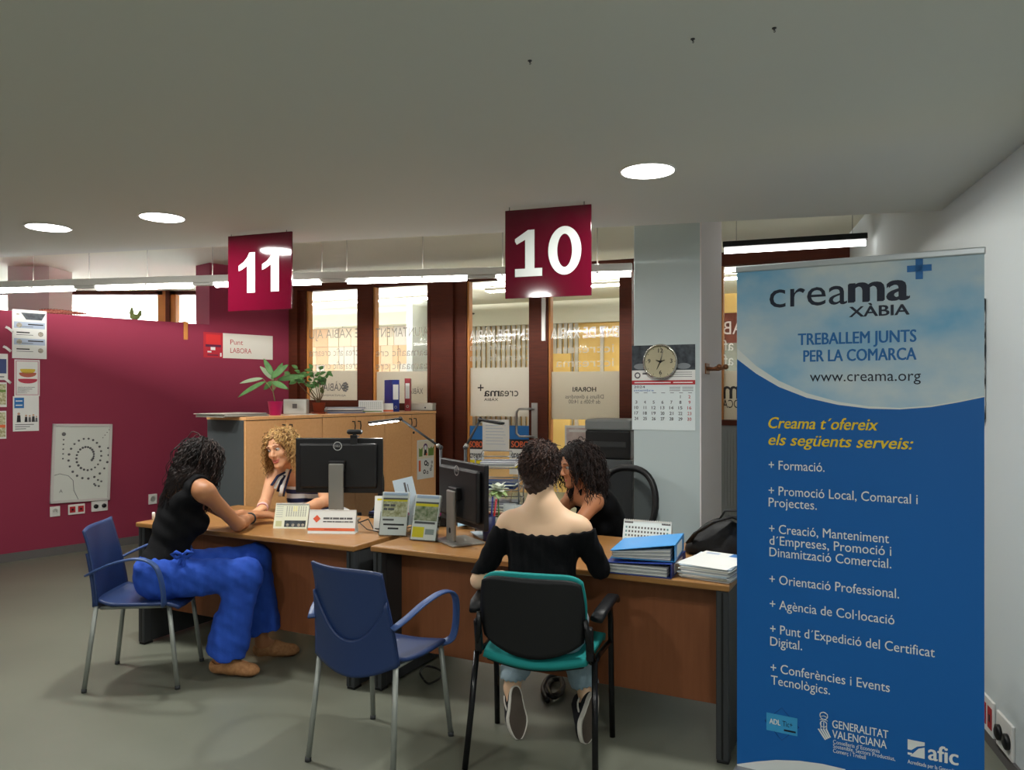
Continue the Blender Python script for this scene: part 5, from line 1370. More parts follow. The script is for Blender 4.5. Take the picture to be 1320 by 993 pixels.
m_teal = mat('teal_fabric', (24, 138, 136), .85, bump=(300, .2)); m_shell = mat('black_chair_shell', (15, 16, 20), .5); m_fr = mat('black_gloss_tube', (26, 26, 28), .22, .4)
def teal_chair(loc, rz, label):
    t = thing('visitor_armchair', label, 'chair', loc, rz)
    def bk(u, v):
        x = (u - .5) * 2; f = v
        hw_ = .200 + .012 * math.sin(math.pi * f)
        # rounded corners at the top, wide curve at the bottom
        zl = .505 - .055 * math.cos(x * math.pi / 2) + .02 * abs(x) ** 6; zt = .778 - .02 * abs(x) ** 8 - .004
        return Vector((x * hw_, -.150 - .040 * f - .028 * math.cos(x * math.pi / 2), zl + (zt - zl) * f))
    b = MB(); b.grid(bk, 22, 16, m_shell, -.014); b.build('back_shell', t)
    def pad(u, v):
        p = bk(.5 + (u - .5) * 1.02, -.02 + v * 1.05); return p + Vector((0, .016 + .012 * math.sin(math.pi * u) * math.sin(math.pi * v), 0))
    b = MB(); b.grid(pad, 22, 16, m_teal, .02); b.build('back_pad', t)
    def st(u, v):
        x = (u - .5) * 2; y = v
        return Vector((x * (.228 - .02 * (1 - y) ** 3), -.150 + .40 * y - .03 * math.cos(x * math.pi / 2) * (1 - y), .455 + .014 * math.sin(math.pi * u) - .045 * max(0, (.35 - y) / .35) ** 1.5 * math.cos(x * math.pi / 2) - .02 * max(0, (y - .85) / .15) ** 2))
    b = MB(); b.grid(st, 20, 18, m_teal, .028); b.build('seat_pad', t)
    b = MB(); b.grid(lambda u, v: st(.03 + .94 * u, .03 + .94 * v) + Vector((0, 0, -.027)), 14, 12, m_shell, .012); b.build('seat_shell', t)
    for s_ in (-1, 1):
        b = MB(); b.tube([(s_ * .262, -.235, .0), (s_ * .252, -.185, .22), (s_ * .244, -.14, .445)], .0125, m_fr, 14); b.build('leg', t)
        b = MB(); b.tube([(s_ * .262, .215, .0), (s_ * .260, .195, .25), (s_ * .262, .165, .52), (s_ * .265, .12, .60), (s_ * .27, .05, .615)], .0125, m_fr, 14); b.build('leg', t)
        b = MB(); b.tube([(s_ * .244, -.14, .44), (s_ * .240, -.02, .432), (s_ * .258, .18, .43)], .011, m_fr, 12); b.tube([(s_ * .235, -.14, .44), (s_ * .226, -.175, .53), (s_ * .216, -.195, .62)], [.016, .014, .010], m_fr, 12)
        b.box((s_ * .228, -.165, .52), (.03, .03, .14), m_shell, .008, R=Matrix.Rotation(.2, 4, 'X')); b.build('side_frame', t)
        b = MB(); b.ribbon([(s_ * .272, .20, .605), (s_ * .274, .14, .632), (s_ * .272, .02, .638), (s_ * .262, -.09, .63), (s_ * .25, -.14, .61)], (1, 0, 0), .052, .026, m_shell); b.build('armrest', t)
    return t
teal_chair((.128, 3.225, 0), yaw_of((.27, .963)), 'black and teal armchair under the person in off-shoulder top')

m_mesh = film_mat('chair_mesh', (30, 30, 32), .35)
def office_chair(loc, rz, label):
    t = thing('office_chair', label, 'chair', loc, rz)
    n_ = 36
    def el(an, k=1.0):
        sx = .195 * math.copysign(abs(math.cos(an)) ** .8, math.cos(an)) * k * (1 - .18 * (math.sin(an) < 0) * -math.sin(an) * 1.0); z = .79 + .235 * math.copysign(abs(math.sin(an)) ** .85, math.sin(an)) * k
        return Vector((sx, -.235 - .10 * ((z - .55) / .5) ** 1.5 * .6 if z > .55 else -.235, z))
    b = MB(); ring = [el(2 * math.pi * i / n_) for i in range(n_ + 1)]; b.tube(ring, .021, m_black, 10); b.build('back_frame', t)
    b = MB(); c_ = Vector((0, -.245, .79))
    for i in range(n_): b.poly([c_, el(2 * math.pi * i / n_, .97), el(2 * math.pi * (i + 1) / n_, .97)], m_mesh)
    b.build('back_mesh', t)
    b = MB(); b.tube([(0, -.26, .62), (0, -.27, .50), (0, -.18, .42), (0, 0, .41)], .022, m_black, 10); b.build('back_stem', t)
    def st(u, v):
        x = (u - .5) * 2; return Vector((x * (.245 - .03 * abs(2 * v - 1) ** 4), -.22 + .46 * v, .485 + .015 * x * x - .03 * max(0, (v - .8) / .2) ** 2))
    b = MB(); b.grid(st, 14, 14, mat('black_fabric', (24, 24, 26), .9), .06); b.build('seat', t)
    b = MB(); b.lathe([(.03, .09), (.03, .25), (.02, .25), (.02, .42), (.001, .42)], m_dkgrey, 16); b.build('gas_post', t)
    for k in range(5):
        an = 2 * math.pi * k / 5 + .3; d = Vector((math.cos(an), math.sin(an), 0))
        b = MB(); b.tube([Vector((0, 0, .11)), d * .15 + Vector((0, 0, .095)), d * .30 + Vector((0, 0, .07))], [.028, .02, .014], m_black, 8); lg = b.build('base_leg', t)
        b = MB(); b.M = frame(d * .30 + Vector((0, 0, .028)), d); b.lathe([(.001, -.02), (.024, -.02), (.028, -.008), (.028, .008), (.024, .02), (.001, .02)], m_black, 16); b.build('caster', lg)
    for s_ in (-1, 1):
        b = MB(); b.tube([(s_ * .22, -.02, .43), (s_ * .275, 0, .45), (s_ * .28, 0, .60)], .014, m_black, 8); b.box((s_ * .28, .02, .615), (.06, .22, .025), m_black, .01); b.build('armrest', t)
    return t
office_chair((.585, 4.66, 0), yaw_of((-.55, -.83)), 'black mesh office chair under the person with dark wavy hair at right desk')
office_chair((-1.22, 5.42, 0), yaw_of((-.35, -.93)), 'black mesh office chair hidden behind the left desk monitor')

# ------------------------------------------------------------------ people
class Field:
    """signed distance field on a grid: tapered limbs and ellipsoids blended into one continuous skin"""
    def __init__(s, lo, hi, h):
        s.h = h; s.lo = np.array(lo, float)
        s.n = np.ceil((np.array(hi, float) - s.lo) / h).astype(int) + 1
        s.ax = [s.lo[i] + h * np.arange(s.n[i]) for i in range(3)]
        s.d = np.full(s.n, 0.5, np.float32)
    def _sl(s, lo, hi):
        sl = []; A = []
        for i in range(3):
            a = max(0, int((lo[i] - s.lo[i]) / s.h)); b = min(s.n[i], int((hi[i] - s.lo[i]) / s.h) + 2)
            if b <= a: return None, None
            sl.append(slice(a, b)); A.append(s.ax[i][a:b].astype(np.float32))
        return tuple(sl), (A[0][:, None, None], A[1][None, :, None], A[2][None, None, :])
    def _union(s, sl, d, k):
        c = s.d[sl]
        if k > 0:
            q = np.maximum(k - np.abs(c - d), 0) / k
            s.d[sl] = np.minimum(c, d) - q * q * k * .25
        else: s.d[sl] = np.minimum(c, d)
    def cone(s, a, b, ra, rb, k=.03, cut=False):
        a = np.array(a, float); b = np.array(b, float); R = max(ra, rb) + k + 3 * s.h
        sl, X = s._sl(np.minimum(a, b) - R, np.maximum(a, b) + R)
        if sl is None: return
        ab = b - a; L = max(float(ab @ ab), 1e-12)
        t = np.clip(((X[0] - a[0]) * ab[0] + (X[1] - a[1]) * ab[1] + (X[2] - a[2]) * ab[2]) / L, 0, 1)
        d = np.sqrt((X[0] - a[0] - t * ab[0]) ** 2 + (X[1] - a[1] - t * ab[1]) ** 2 + (X[2] - a[2] - t * ab[2]) ** 2) - (ra + (rb - ra) * t)
        if cut: s.sub(sl, d, k)
        else: s._union(sl, d, k)
    def sub(s, sl, d, k):
        c = s.d[sl]; d = -d
        if k > 0:
            q = np.maximum(k - np.abs(c - d), 0) / k; s.d[sl] = np.maximum(c, d) + q * q * k * .25
        else: s.d[sl] = np.maximum(c, d)
    def ell(s, c, r, ax=None, k=.03, cut=False):
        c = np.array(c, float); R = max(r) + k + 3 * s.h
        sl, X = s._sl(c - R, c + R)
        if sl is None: return
        dx, dy, dz = X[0] - c[0], X[1] - c[1], X[2] - c[2]
        if ax is None: ax = np.eye(3)
        u = [(dx * ax[i][0] + dy * ax[i][1] + dz * ax[i][2]) for i in range(3)]
        k0 = np.sqrt(sum((u[i] / r[i]) ** 2 for i in range(3))); k1 = np.sqrt(sum((u[i] / r[i] ** 2) ** 2 for i in range(3)))
        d = k0 * (k0 - 1) / np.maximum(k1, 1e-6)
        if cut: s.sub(sl, d, k)
        else: s._union(sl, d, k)
    def clip(s, fn):
        """keep only where fn(x,y,z) <= 0"""
        X = (s.ax[0][:, None, None].astype(np.float32), s.ax[1][None, :, None].astype(np.float32), s.ax[2][None, None, :].astype(np.float32))
        s.d = np.maximum(s.d, fn(*X).astype(np.float32))
    def ripple(s, fn):
        X = (s.ax[0][:, None, None].astype(np.float32), s.ax[1][None, :, None].astype(np.float32), s.ax[2][None, None, :].astype(np.float32))
        s.d = s.d + fn(*X).astype(np.float32)
    def mesh(s):
        d = s.d; n = d.shape
        ins = d < 0
        c = np.zeros((n[0] - 1, n[1] - 1, n[2] - 1), np.uint8)
        for i in (0, 1):
            for j in (0, 1):
                for k in (0, 1): c += ins[i:n[0] - 1 + i, j:n[1] - 1 + j, k:n[2] - 1 + k]
        cell = np.argwhere((c > 0) & (c < 8)); del c
        idm = np.full((n[0] - 1, n[1] - 1, n[2] - 1), -1, np.int32); idm[tuple(cell.T)] = np.arange(len(cell))
        acc = np.zeros((len(cell), 3)); cnt = np.zeros(len(cell))
        for axis in range(3):
            o1, o2 = [q for q in range(3) if q != axis]
            for p in (0, 1):
                for q in (0, 1):
                    off = np.zeros(3, int); off[o1] = p; off[o2] = q
                    A = cell + off; B = A.copy(); B[:, axis] += 1
                    va = d[tuple(A.T)].astype(float); vb = d[tuple(B.T)].astype(float)
                    m = (va < 0) != (vb < 0)
                    t = np.where(m, va / np.where(m, va - vb, 1), 0)
                    pt = A.astype(float); pt[:, axis] += t
                    acc[m] += pt[m]; cnt[m] += 1
        V = acc / cnt[:, None] * s.h + s.lo
        Fq = []
        for axis in range(3):
            o1, o2 = [(1, 2), (2, 0), (0, 1)][axis]
            sa = [slice(None)] * 3; sb = [slice(None)] * 3; sa[axis] = slice(0, n[axis] - 1); sb[axis] = slice(1, n[axis])
            e = ins[tuple(sa)] != ins[tuple(sb)]
            E = np.argwhere(e); ok = (E[:, o1] > 0) & (E[:, o2] > 0) & (E[:, o1] < n[o1] - 1) & (E[:, o2] < n[o2] - 1); E = E[ok]
            def cid(p, q):
                I = E.copy(); I[:, o1] -= p; I[:, o2] -= q; return idm[tuple(I.T)]
            quad = np.stack([cid(1, 1), cid(0, 1), cid(0, 0), cid(1, 0)], 1)
            fl = ~ins[tuple(E.T)]
            quad[fl] = quad[fl][:, ::-1]
            Fq.append(quad)
        Fq = np.concatenate(Fq)
        return V, Fq[(Fq >= 0).all(1)]

def smooth_mesh(V, Fq, it=2):
    nb = np.zeros_like(V); ct = np.zeros(len(V))
    e = np.concatenate([Fq[:, [0, 1]], Fq[:, [1, 2]], Fq[:, [2, 3]], Fq[:, [3, 0]]])
    for _ in range(it):
        nb[:] = 0; ct[:] = 0
        for k in range(3): nb[:, k] = np.bincount(e[:, 0], V[e[:, 1], k], len(V)) + np.bincount(e[:, 1], V[e[:, 0], k], len(V))
        ct = np.bincount(e[:, 0], minlength=len(V)) + np.bincount(e[:, 1], minlength=len(V))
        V = V * .5 + .5 * nb / np.maximum(ct, 1)[:, None]
    return V

def field_object(name, F, mats, parent, org, pick=None, it=2):
    V, Q = F.mesh()
    V = smooth_mesh(V, Q, it)
    me = bpy.data.meshes.new(name)
    Vl = V - np.array(org)
    me.vertices.add(len(Vl)); me.vertices.foreach_set('co', Vl.astype(np.float32).ravel())
    me.loops.add(Q.size); me.loops.foreach_set('vertex_index', Q.astype(np.int32).ravel())
    me.polygons.add(len(Q)); me.polygons.foreach_set('loop_start', np.arange(0, Q.size, 4, dtype=np.int32))
    for m in mats: me.materials.append(m)
    if pick is not None:
        ctr = V[Q].mean(1); me.polygons.foreach_set('material_index', pick(ctr).astype(np.int32))
    me.polygons.foreach_set('use_smooth', np.ones(len(Q), bool))
    me.update(calc_edges=True); me.validate()
    o = bpy.data.objects.new(name, me); COL.objects.link(o)
    if parent: o.parent = parent
    return o

def V3(*a): return np.array(a, float)
def unit(v): v = np.array(v, float); return v / np.linalg.norm(v)
def basis(fwd, up):
    f = unit(fwd); u = np.array(up, float); u = unit(u - f * (u @ f)); r = np.cross(f, u)
    return np.array([r, f, u])                       # rows: right, forward, up

class Person:
    def __init__(s, name_label, J, head, skin, h=.0055, scale=1.0, hands=()):
        s.J = {k: np.array(v, float) for k, v in J.items()}; J = s.J
        s.H = basis(*head); s.hc = J['head']; s.sc = scale
        s.prims = []; P = s.prims
        u = unit(J['nb'] - J['pel'])
        rp = unit(J['hipR'] - J['hipL']); rc = unit(J['shR'] - J['shL'])
        bp = basis(np.cross(u, rp), u); bc = basis(np.cross(u, rc), u); s.bc = bc; s.bp = bp
        ch = J['ch']
        E = lambda tag_, c, r, ax, k=.05: P.append(('e', tag_, c, r, ax, k))
        C = lambda tag_, a, b, ra, rb, k=.035: P.append(('c', tag_, a, b, ra, rb, k))
        E('torso', J['pel'], (.165, .115, .115), bp, .06)
        for sd in ('hipL', 'hipR'): E('torso', J[sd] - bp[1] * .035 , (.095, .10, .10), bp, .05)
        mid = J['pel'] * .48 + ch * .52
        E('torso', mid, (.122, .088, .13), basis(bp[1] + bc[1], u), .07)
        E('torso', ch, (.135, .094, .15), bc, .06)
        top = ch * .45 + J['nb'] * .55
        E('torso', top - bc[1] * .012, (.128, .072, .085), bc, .05)
        for sg in (-1, 1): E('torso', ch * .5 + J['nb'] * .5 - bc[1] * .052 + bc[0] * .075 * sg - bc[2] * .01, (.045, .026, .06), bc, .03)
        for sg in (-1, 1): E('torso', ch + bc[1] * .078 + bc[0] * .066 * sg - bc[2] * .005, (.060, .055, .060), bc, .03)
        C('shoulder', J['shL'] * .93 + J['shR'] * .07, J['shR'] * .93 + J['shL'] * .07, .050, .050, .05)
        for sd in ('shL', 'shR'):
            C('trap', J['nb'] + u * .03 - bc[1] * .012, J[sd] * .72 + J['nb'] * .28 + u * .005, .044, .036, .06)
        C('neck', J['nb'] - u * .02, s.hl(0, -.022, -.055), .056, .051, .05)
        for S in 'LR':
            sh, el, wr = J['sh' + S], J['el' + S], J['wr' + S]
            C('arm' + S, sh, el, .044, .034, .035)
            C('fore' + S, el, el * .65 + wr * .35, .034, .036, .02); C('fore' + S, el * .65 + wr * .35, wr, .036, .024, .02)
            hp, kn, an, to = J['hip' + S], J['kn' + S], J['an' + S], J['toe' + S]
            C('thigh' + S, hp, kn, .088, .058, .05)
            C('shin' + S, kn, kn * .6 + an * .4, .056, .054, .03); C('shin' + S, kn * .6 + an * .4, an, .054, .036, .03)
            hd = unit(to - an); C('foot' + S, an, an * .25 + to * .75, .034, .027, .02); C('foot' + S, an * .25 + to * .75, to, .027, .020, .02)
            if S in hands: s.hand(S, *hands[S])
        s.head_prims()
        pts = np.array([p for p in J.values()])
        s.lo = pts.min(0) - .19; s.hi = pts.max(0) + .19; s.lo[2] = max(s.lo[2], -.02)
        s.h = h
        s.org = V3(J['pel'][0], J['pel'][1], 0)
        s.root = thing('person', name_label, 'person', tuple(s.org))
        s.skin = skin
    def hl(s, x, y, z): return s.hc + s.sc * (s.H[0] * x + s.H[1] * y + s.H[2] * z)
    def head_prims(s):
        E = lambda c, r, k=.02, cut=False: s.prims.append(('e', 'head', s.hl(*c), tuple(q * s.sc for q in r), s.H, k, cut))
        C = lambda a, b, ra, rb, k=.012, cut=False: s.prims.append(('c', 'head', s.hl(*a), s.hl(*b), ra * s.sc, rb * s.sc, k, cut))
        E((0, -.014, .032), (.072, .090, .080), .02); E((0, .026, -.030), (.056, .058, .074), .03)
        for g in (-1, 1):
            C((.048 * g, .006, -.052), (.014 * g, .066, -.098), .022, .017, .025)
            E((.036 * g, .058, -.026), (.022, .018, .020), .02)
            C((.044 * g, .068, .030), (.012 * g, .079, .026), .008, .009, .014)
            E((.030 * g, .092, .008), (.015, .014, .010), .010, True)
            E((.072 * g, -.006, -.004), (.008, .018, .030), .010)
            C((.012 * g, .092, -.030), (.009 * g, .094, -.030), .0075, .007, .006)
        E((0, .072, -.100), (.018, .014, .014), .02)
        C((0, .080, .012), (0, .102, -.024), .007, .0105, .010)
        E((0, .072, -.064), (.026, .016, .020), .015)
    def lips(s, smile=0.0):
        if smile:
            for g in (-1, 1): s.prims.append(('c', 'head', s.hl(0, .094, -.0665), s.hl(.021 * g, .084, -.0610), .0055 * s.sc, .003 * s.sc, .003, True))
    def hand(s, S, d, n, curl=.5, spread=.12, tcurl=.4):
        """d: direction of the fingers, n: direction the palm faces"""
        d = unit(d); n = np.array(n, float); n = unit(n - d * (n @ d))
        t = np.cross(n, d) if S == 'R' else np.cross(d, n)     # towards the thumb
        wr = s.J['wr' + S]; q = .92
        C = lambda a, b, ra, rb, k=.010: s.prims.append(('c', 'hand' + S, a, b, ra, rb, k))
        for off, L in ((.030, .066), (.010, .074), (-.010, .068), (-.029, .054)):
            kb = wr + (d * .085 + t * off) * q
            C(wr + t * off * .55, kb, .0145, .0115, .014)
            dd = unit(d + t * off * spread * 20 * .12); p = kb; a = curl * .35
            for fr, r0, r1 in ((.46, .0102, .0092), (.30, .0092, .0085), (.24, .0085, .0072)):
                v = dd * math.cos(a) + n * math.sin(a); p2 = p + v * L * fr * q; C(p, p2, r0, r1, .004); p = p2; a += curl * .75
        p = wr + d * .022 + t * .020; v = unit(d * .62 + t * .62 + n * .35)
        for L, r0, r1 in ((.042, .0145, .0125), (.034, .012, .0105), (.026, .0105, .0085)):
            p2 = p + v * L; C(p, p2, r0, r1, .008); p = p2; v = unit(v + d * .35 * tcurl - t * .30 * tcurl + n * .15)
    def field(s, tags=None, inflate=0.0, h=None, lo=None, hi=None, only=None):
        F = Field(s.lo if lo is None else lo, s.hi if hi is None else hi, h or s.h)
        for p in s.prims:
            if tags is not None and p[1] not in tags: continue
            if p[0] == 'e':
                cut = len(p) > 6 and p[6]
                F.ell(p[2], tuple(q + inflate for q in p[3]), p[4], p[5], cut)
            else:
                cut = len(p) > 7 and p[7]
                F.cone(p[2], p[3], p[4] + inflate, p[5] + inflate, p[6], cut)
        return F
    def build_skin(s, lip_mat=None, lip_box=None, it=1):
        F = s.field()
        pick = None; mats = [s.skin]
        if lip_mat is not None:
            mats.append(lip_mat)
            def pick(c):
                q = (c - s.hc) / s.sc @ s.H.T
                return ((np.abs(q[:, 0]) < .026) & (q[:, 1] > .072) & (((q[:, 2] + .066 - 6 * q[:, 0] ** 2) / .0135) ** 2 + (q[:, 0] / .0265) ** 2 < 1)).astype(int)
        return field_object('body', F, mats, s.root, s.org, pick, it)
    def face(s, iris, brow, teeth=False):
        o = Vector(s.org)
        b = MB(); sm = .010 if teeth else .001; hw = .0290 if teeth else .022; gap = .0066 if teeth else .0018
        for z0, r0, dz in ((-.0655 + gap * .75, .0042, sm), (-.0665 - gap, .0052, sm + gap * .8)):
            b.tube([Vector(s.hl(hw * q, .0885 - .0135 * q * q - (.001 if dz > sm else 0), z0 + dz * q * q * (1 if z0 < -.0655 else .8))) - o for q in np.linspace(-1, 1, 11)], [s.sc * (.0012 + (r0 - .0012) * (1 - q * q)) for q in np.linspace(-1, 1, 11)], m_lip, 8)
        b.build('lips', s.root)
        for g in (-1, 1):
            b = MB(); c = Vector(s.hl(.030 * g, .0672, .0065)) - o; b.ball(c, .0125 * s.sc, mat('eye_white', (226, 222, 214), .25), 10)
            f = Vector(s.H[1] * .96 + s.H[0] * 0 - s.H[2] * .05); b.ball(c + f * .0075 * s.sc, .0066 * s.sc, iris, 8); b.ball(c + f * .0105 * s.sc, .0038 * s.sc, m_ink, 6)
            b.build('eye', s.root)
            b = MB(); b.tube([Vector(s.hl(.013 * g, .0875, .0325)) - o, Vector(s.hl(.030 * g, .0845, .0355)) - o, Vector(s.hl(.047 * g, .069, .0265)) - o], [.0018 * s.sc, .0022 * s.sc, .0010 * s.sc], brow, 7); b.build('eyebrow', s.root)
            b = MB(); b.tube([Vector(s.hl(.0165 * g, .0790, .010)) - o, Vector(s.hl(.024 * g, .0835, .0155)) - o, Vector(s.hl(.034 * g, .0825, .0155)) - o, Vector(s.hl(.044 * g, .073, .008)) - o], .0014 * s.sc, m_ink, 6); b.build('eyelashes', s.root)
        if teeth:
            b = MB(); b.ribbon([Vector(s.hl(x, .0850 - 16 * x * x, -.0655 + 9 * x * x)) - o for x in np.linspace(-.023, .023, 9)], Vector(s.H[2]), .0125 * s.sc, .003, mat('teeth', (226, 218, 204), .3)); b.build('teeth', s.root)

def hair(P, m_list, n, length, curl, turns, thick, seed, lift=.45, drop=1.2, face_lo=.30, avoid=(), steps=26, cap=(.014, .016, .014), nape=0.0, sway=(0, 0, 0), bump_=.005, zmin=-.55):
    """curly hair: a full scalp cap and many helical locks that fall round the head and over the shoulders"""
    r_ = random.Random(seed); b = MB(); o = P.org; H = P.H; sc = P.sc
    F = Field(P.hc - .20, P.hc + .20, .005)
    F.ell(P.hl(0, -.020, .032), ((.072 + cap[0]) * sc, (.088 + cap[1]) * sc, (.080 + cap[2]) * sc), H, .02)
    F.ell(P.hl(0, -.050, -.025), ((.062 + cap[0]) * sc, (.055 + cap[1]) * sc, .075 * sc), H, .04)
    if nape: F.ell(P.hl(0, -.058, -.07 - nape * .3), ((.045 + cap[0]) * sc, .045 * sc, (.04 + nape) * sc), H, .04)
    F.ell(P.hl(0, .112, -.022), (.066 * sc, .092 * sc, .114 * sc), H, .012, True)
    F.ripple(lambda X, Y, Z: bump_ * np.sin(X * 150 + 40 * Z) * np.sin(Y * 140 + 3 + 30 * X) * np.sin(Z * 150 + 1) + bump_ * .6 * np.sin(X * 260 + 90 * Y) * np.sin(Z * 230 + 60 * X))
    V, Q = F.mesh(); V = smooth_mesh(V, Q, 1)
    b.add([tuple(v - o) for v in V], [tuple(int(i) for i in q) for q in Q], m_list[0], True)
    placed = 0
    while placed < n:
        d = np.array([r_.gauss(0, 1), r_.gauss(0, 1), r_.gauss(0, 1)]); d /= np.linalg.norm(d)
        if d[2] < zmin or (d[1] > face_lo and d[2] < .55) or d[1] > .72: continue
        p = P.hl(d[0] * (.066 + cap[0]), -.020 + d[1] * (.082 + cap[1]), .032 + d[2] * (.074 + cap[2]))
        nrm = H[0] * d[0] + H[1] * d[1] + H[2] * d[2]
        L = length * r_.uniform(.72, 1.12); st = L / steps
        v = unit(nrm * lift + np.array([0, 0, -.45]) + H[0] * math.copysign(.7, d[0]) * max(0, d[1] + .15) * 1.6 - H[1] * .35 + np.array([r_.gauss(0, .22) for _ in range(3)]))
        pts = []; ph = r_.uniform(0, 6.28); cr = curl * r_.uniform(.6, 1.35); tn = turns * r_.uniform(.8, 1.25)
        for i in range(steps + 1):
            f = i / steps
            v = unit(v + (np.array([0, 0, -1.0]) * drop + np.array(sway)) * (.12 + .25 * f))
            p = p + v * st
            q = (p - P.hl(0, -.018, .022)) @ H.T / sc
            rr = math.sqrt((q[0] / (.072 + cap[0])) ** 2 + (q[1] / (.090 + cap[1])) ** 2 + (q[2] / (.090 + cap[2])) ** 2)
            if rr < 1 and q[2] > -.075:
                q = q / max(rr, .5); p = P.hl(q[0], q[1] - .018, q[2] + .022)
            q = (p - P.hc) @ H.T / sc
            if q[1] > .03 and q[2] < .05 and abs(q[0]) < .070:
                p = p + H[0] * math.copysign(min(.012, .070 - abs(q[0])), q[0]) * sc - H[1] * .004
            for (a, bb, R) in avoid:
                ab = bb - a; t = min(1, max(0, float((p - a) @ ab / (ab @ ab)))); c = a + ab * t; dv = p - c; dl = np.linalg.norm(dv)
                if dl < R: p = c + dv / max(dl, 1e-6) * R
            s1 = unit(np.cross(v, [.3, .8, .1])); s2 = np.cross(v, s1); an = ph + tn * 6.28 * f
            pts.append(tuple(p + (s1 * math.cos(an) + s2 * math.sin(an)) * cr * min(1, f * 4) - o))
        b.tube(pts, [thick * (.9 - .6 * (i / steps) ** 2) for i in range(steps + 1)], m_list[placed % len(m_list)], 5)
        placed += 1
    return b.build('hair', P.root)

sk_fair = mat('skin_fair', (230, 192, 158), .5, spec=.3, sss=.08)
sk_tan = mat('skin_tan', (172, 118, 82), .48, spec=.3, sss=.08)
sk_warm = mat('skin_warm', (208, 154, 118), .48, spec=.3, sss=.08)
sk_olive = mat('skin_olive', (186, 126, 90), .5, spec=.3, sss=.08)
m_lip = mat('lips', (186, 96, 88), .4)
m_blackcloth = mat('black_jersey', (9, 9, 12), .9, spec=.2, bump=(220, .25))
m_hdark = mat('hair_dark_brown', (34, 24, 22), .62, spec=.25, bump=(160, .5)); m_hdark2 = mat('hair_dark_brown_warm', (46, 32, 28), .62, spec=.25, bump=(160, .5)); m_hdark3 = mat('hair_black', (22, 17, 17), .62, spec=.25, bump=(160, .5))
m_hbrown = mat('hair_brown', (78, 52, 42), .65, bump=(160, .5)); m_hbrown2 = mat('hair_brown_dark', (56, 38, 32), .65, bump=(160, .5))
m_hb1 = mat('hair_blond', (196, 156, 98), .5, bump=(160, .5)); m_hb2 = mat('hair_blond_dark', (132, 94, 52), .5, bump=(160, .5)); m_hb3 = mat('hair_blond_light', (210, 172, 110), .5, bump=(160, .5))
m_iris = mat('iris_brown', (70, 44, 28), .2); m_browk = mat('brow_dark', (40, 28, 24), .7); m_browb = mat('brow_brown', (96, 66, 40), .7)

# --- seated from behind in the teal chair ------------------------------------
fw = V3(.27, .963, 0); rt = V3(.963, -.27, 0)
P4 = Person('person seated from behind in black off-shoulder top, light jeans and sneakers', dict(
    pel=(.125, 3.215, .565), ch=(.128, 3.265, .80), nb=(.135, 3.285, .985), head=W(698, 601, 3.335),
    shL=(-.020, 3.325, .935), shR=(.292, 3.238, .925), elL=(-.142, 3.325, .692), elR=(.372, 3.285, .755), wrL=(-.05, 3.52, .665), wrR=(.385, 3.52, .775),
    hipL=(.045, 3.235, .535), hipR=(.205, 3.19, .535), knL=(.075, 3.60, .535), knR=(.245, 3.535, .535), anL=(.0, 3.468, .175), anR=(.331, 3.436, .175), toeL=(.017, 3.386, .035), toeR=(.308, 3.338, .035)),
    (V3(.36, .93, -.05), (0.02, 0, 1)), sk_fair, .0055, .92, hands=dict(L=((.75, .6, -.2), (.3, -.3, -.9), .6), R=((-.3, .9, -.05), (-.1, 0, -1), .35)))
P4.lips()
P4.build_skin(); P4.face(m_iris, m_browk)
def c_neck(X, Y, Z):      # neckline round the upper arms, dipping at the back
    lx = (X - .135) * .963 - (Y - 3.27) * .27
    return Z - (.912 + .42 * lx ** 2 + .003 * np.sin(lx * 150) - .02 * (lx > 9)) 
F = P4.field({'torso', 'shoulder', 'armL', 'armR', 'foreL', 'foreR'}, .010)
_bot = F.d
def c_top(X, Y, Z):
    return np.maximum(c_neck(X, Y, Z), .545 - Z)
F.clip(c_top)
J4 = P4.J
def plane_cut(p, n): return lambda X, Y, Z: ((X - p[0]) * n[0] + (Y - p[1]) * n[1] + (Z - p[2]) * n[2])
for S in 'LR':            # sleeve ends just past the elbow
    e, w_ = J4['el' + S], J4['wr' + S]; n_ = unit(w_ - e); pc_ = e + n_ * .035
    def lim(X, Y, Z, pc_=pc_, n_=n_, e=e):
        near = np.sqrt((X - e[0] - n_[0] * .15) ** 2 + (Y - e[1] - n_[1] * .15) ** 2 + (Z - e[2] - n_[2] * .15) ** 2) - .16
        cut = -((X - pc_[0]) * n_[0] + (Y - pc_[1]) * n_[1] + (Z - pc_[2]) * n_[2])
        return -np.maximum(near, cut)
    F.clip(lim)
F.clip(lambda X, Y, Z: np.minimum(.728 + .1 * (X + .14) - Z, -(X + .062)))
F.ripple(lambda X, Y, Z: .0022 * np.sin(Z * 60 + 14 * X) * np.sin(X * 34 + 9 * Z) + .0012 * np.sin(X * 240 + Y * 60))
field_object('top', F, [m_blackcloth], P4.root, P4.org)
m_denim = mat('light_denim', (128, 152, 166), .85, noise=((9, 9, 9), (166, 186, 196), .25), bump=(180, .2))
F = Field(P4.lo, P4.hi, .006)
F.ell(J4['pel'], (.178, .128, .115), P4.bp, .05)
for S in 'LR':
    F.ell(J4['hip' + S] - P4.bp[1] * .035, (.108, .112, .11), P4.bp, .05)
    F.cone(J4['hip' + S], J4['kn' + S], .100, .074, .05); k_, a_ = J4['kn' + S], J4['an' + S]; F.cone(k_, a_ + (a_ - k_) * .10, .074, .064, .04)
F.ripple(lambda X, Y, Z: .004 * np.sin(Z * 48 + 20 * X + 12 * Y) * np.sin(X * 30 + Z * 20) + .0015 * np.sin(Z * 130 + X * 60))
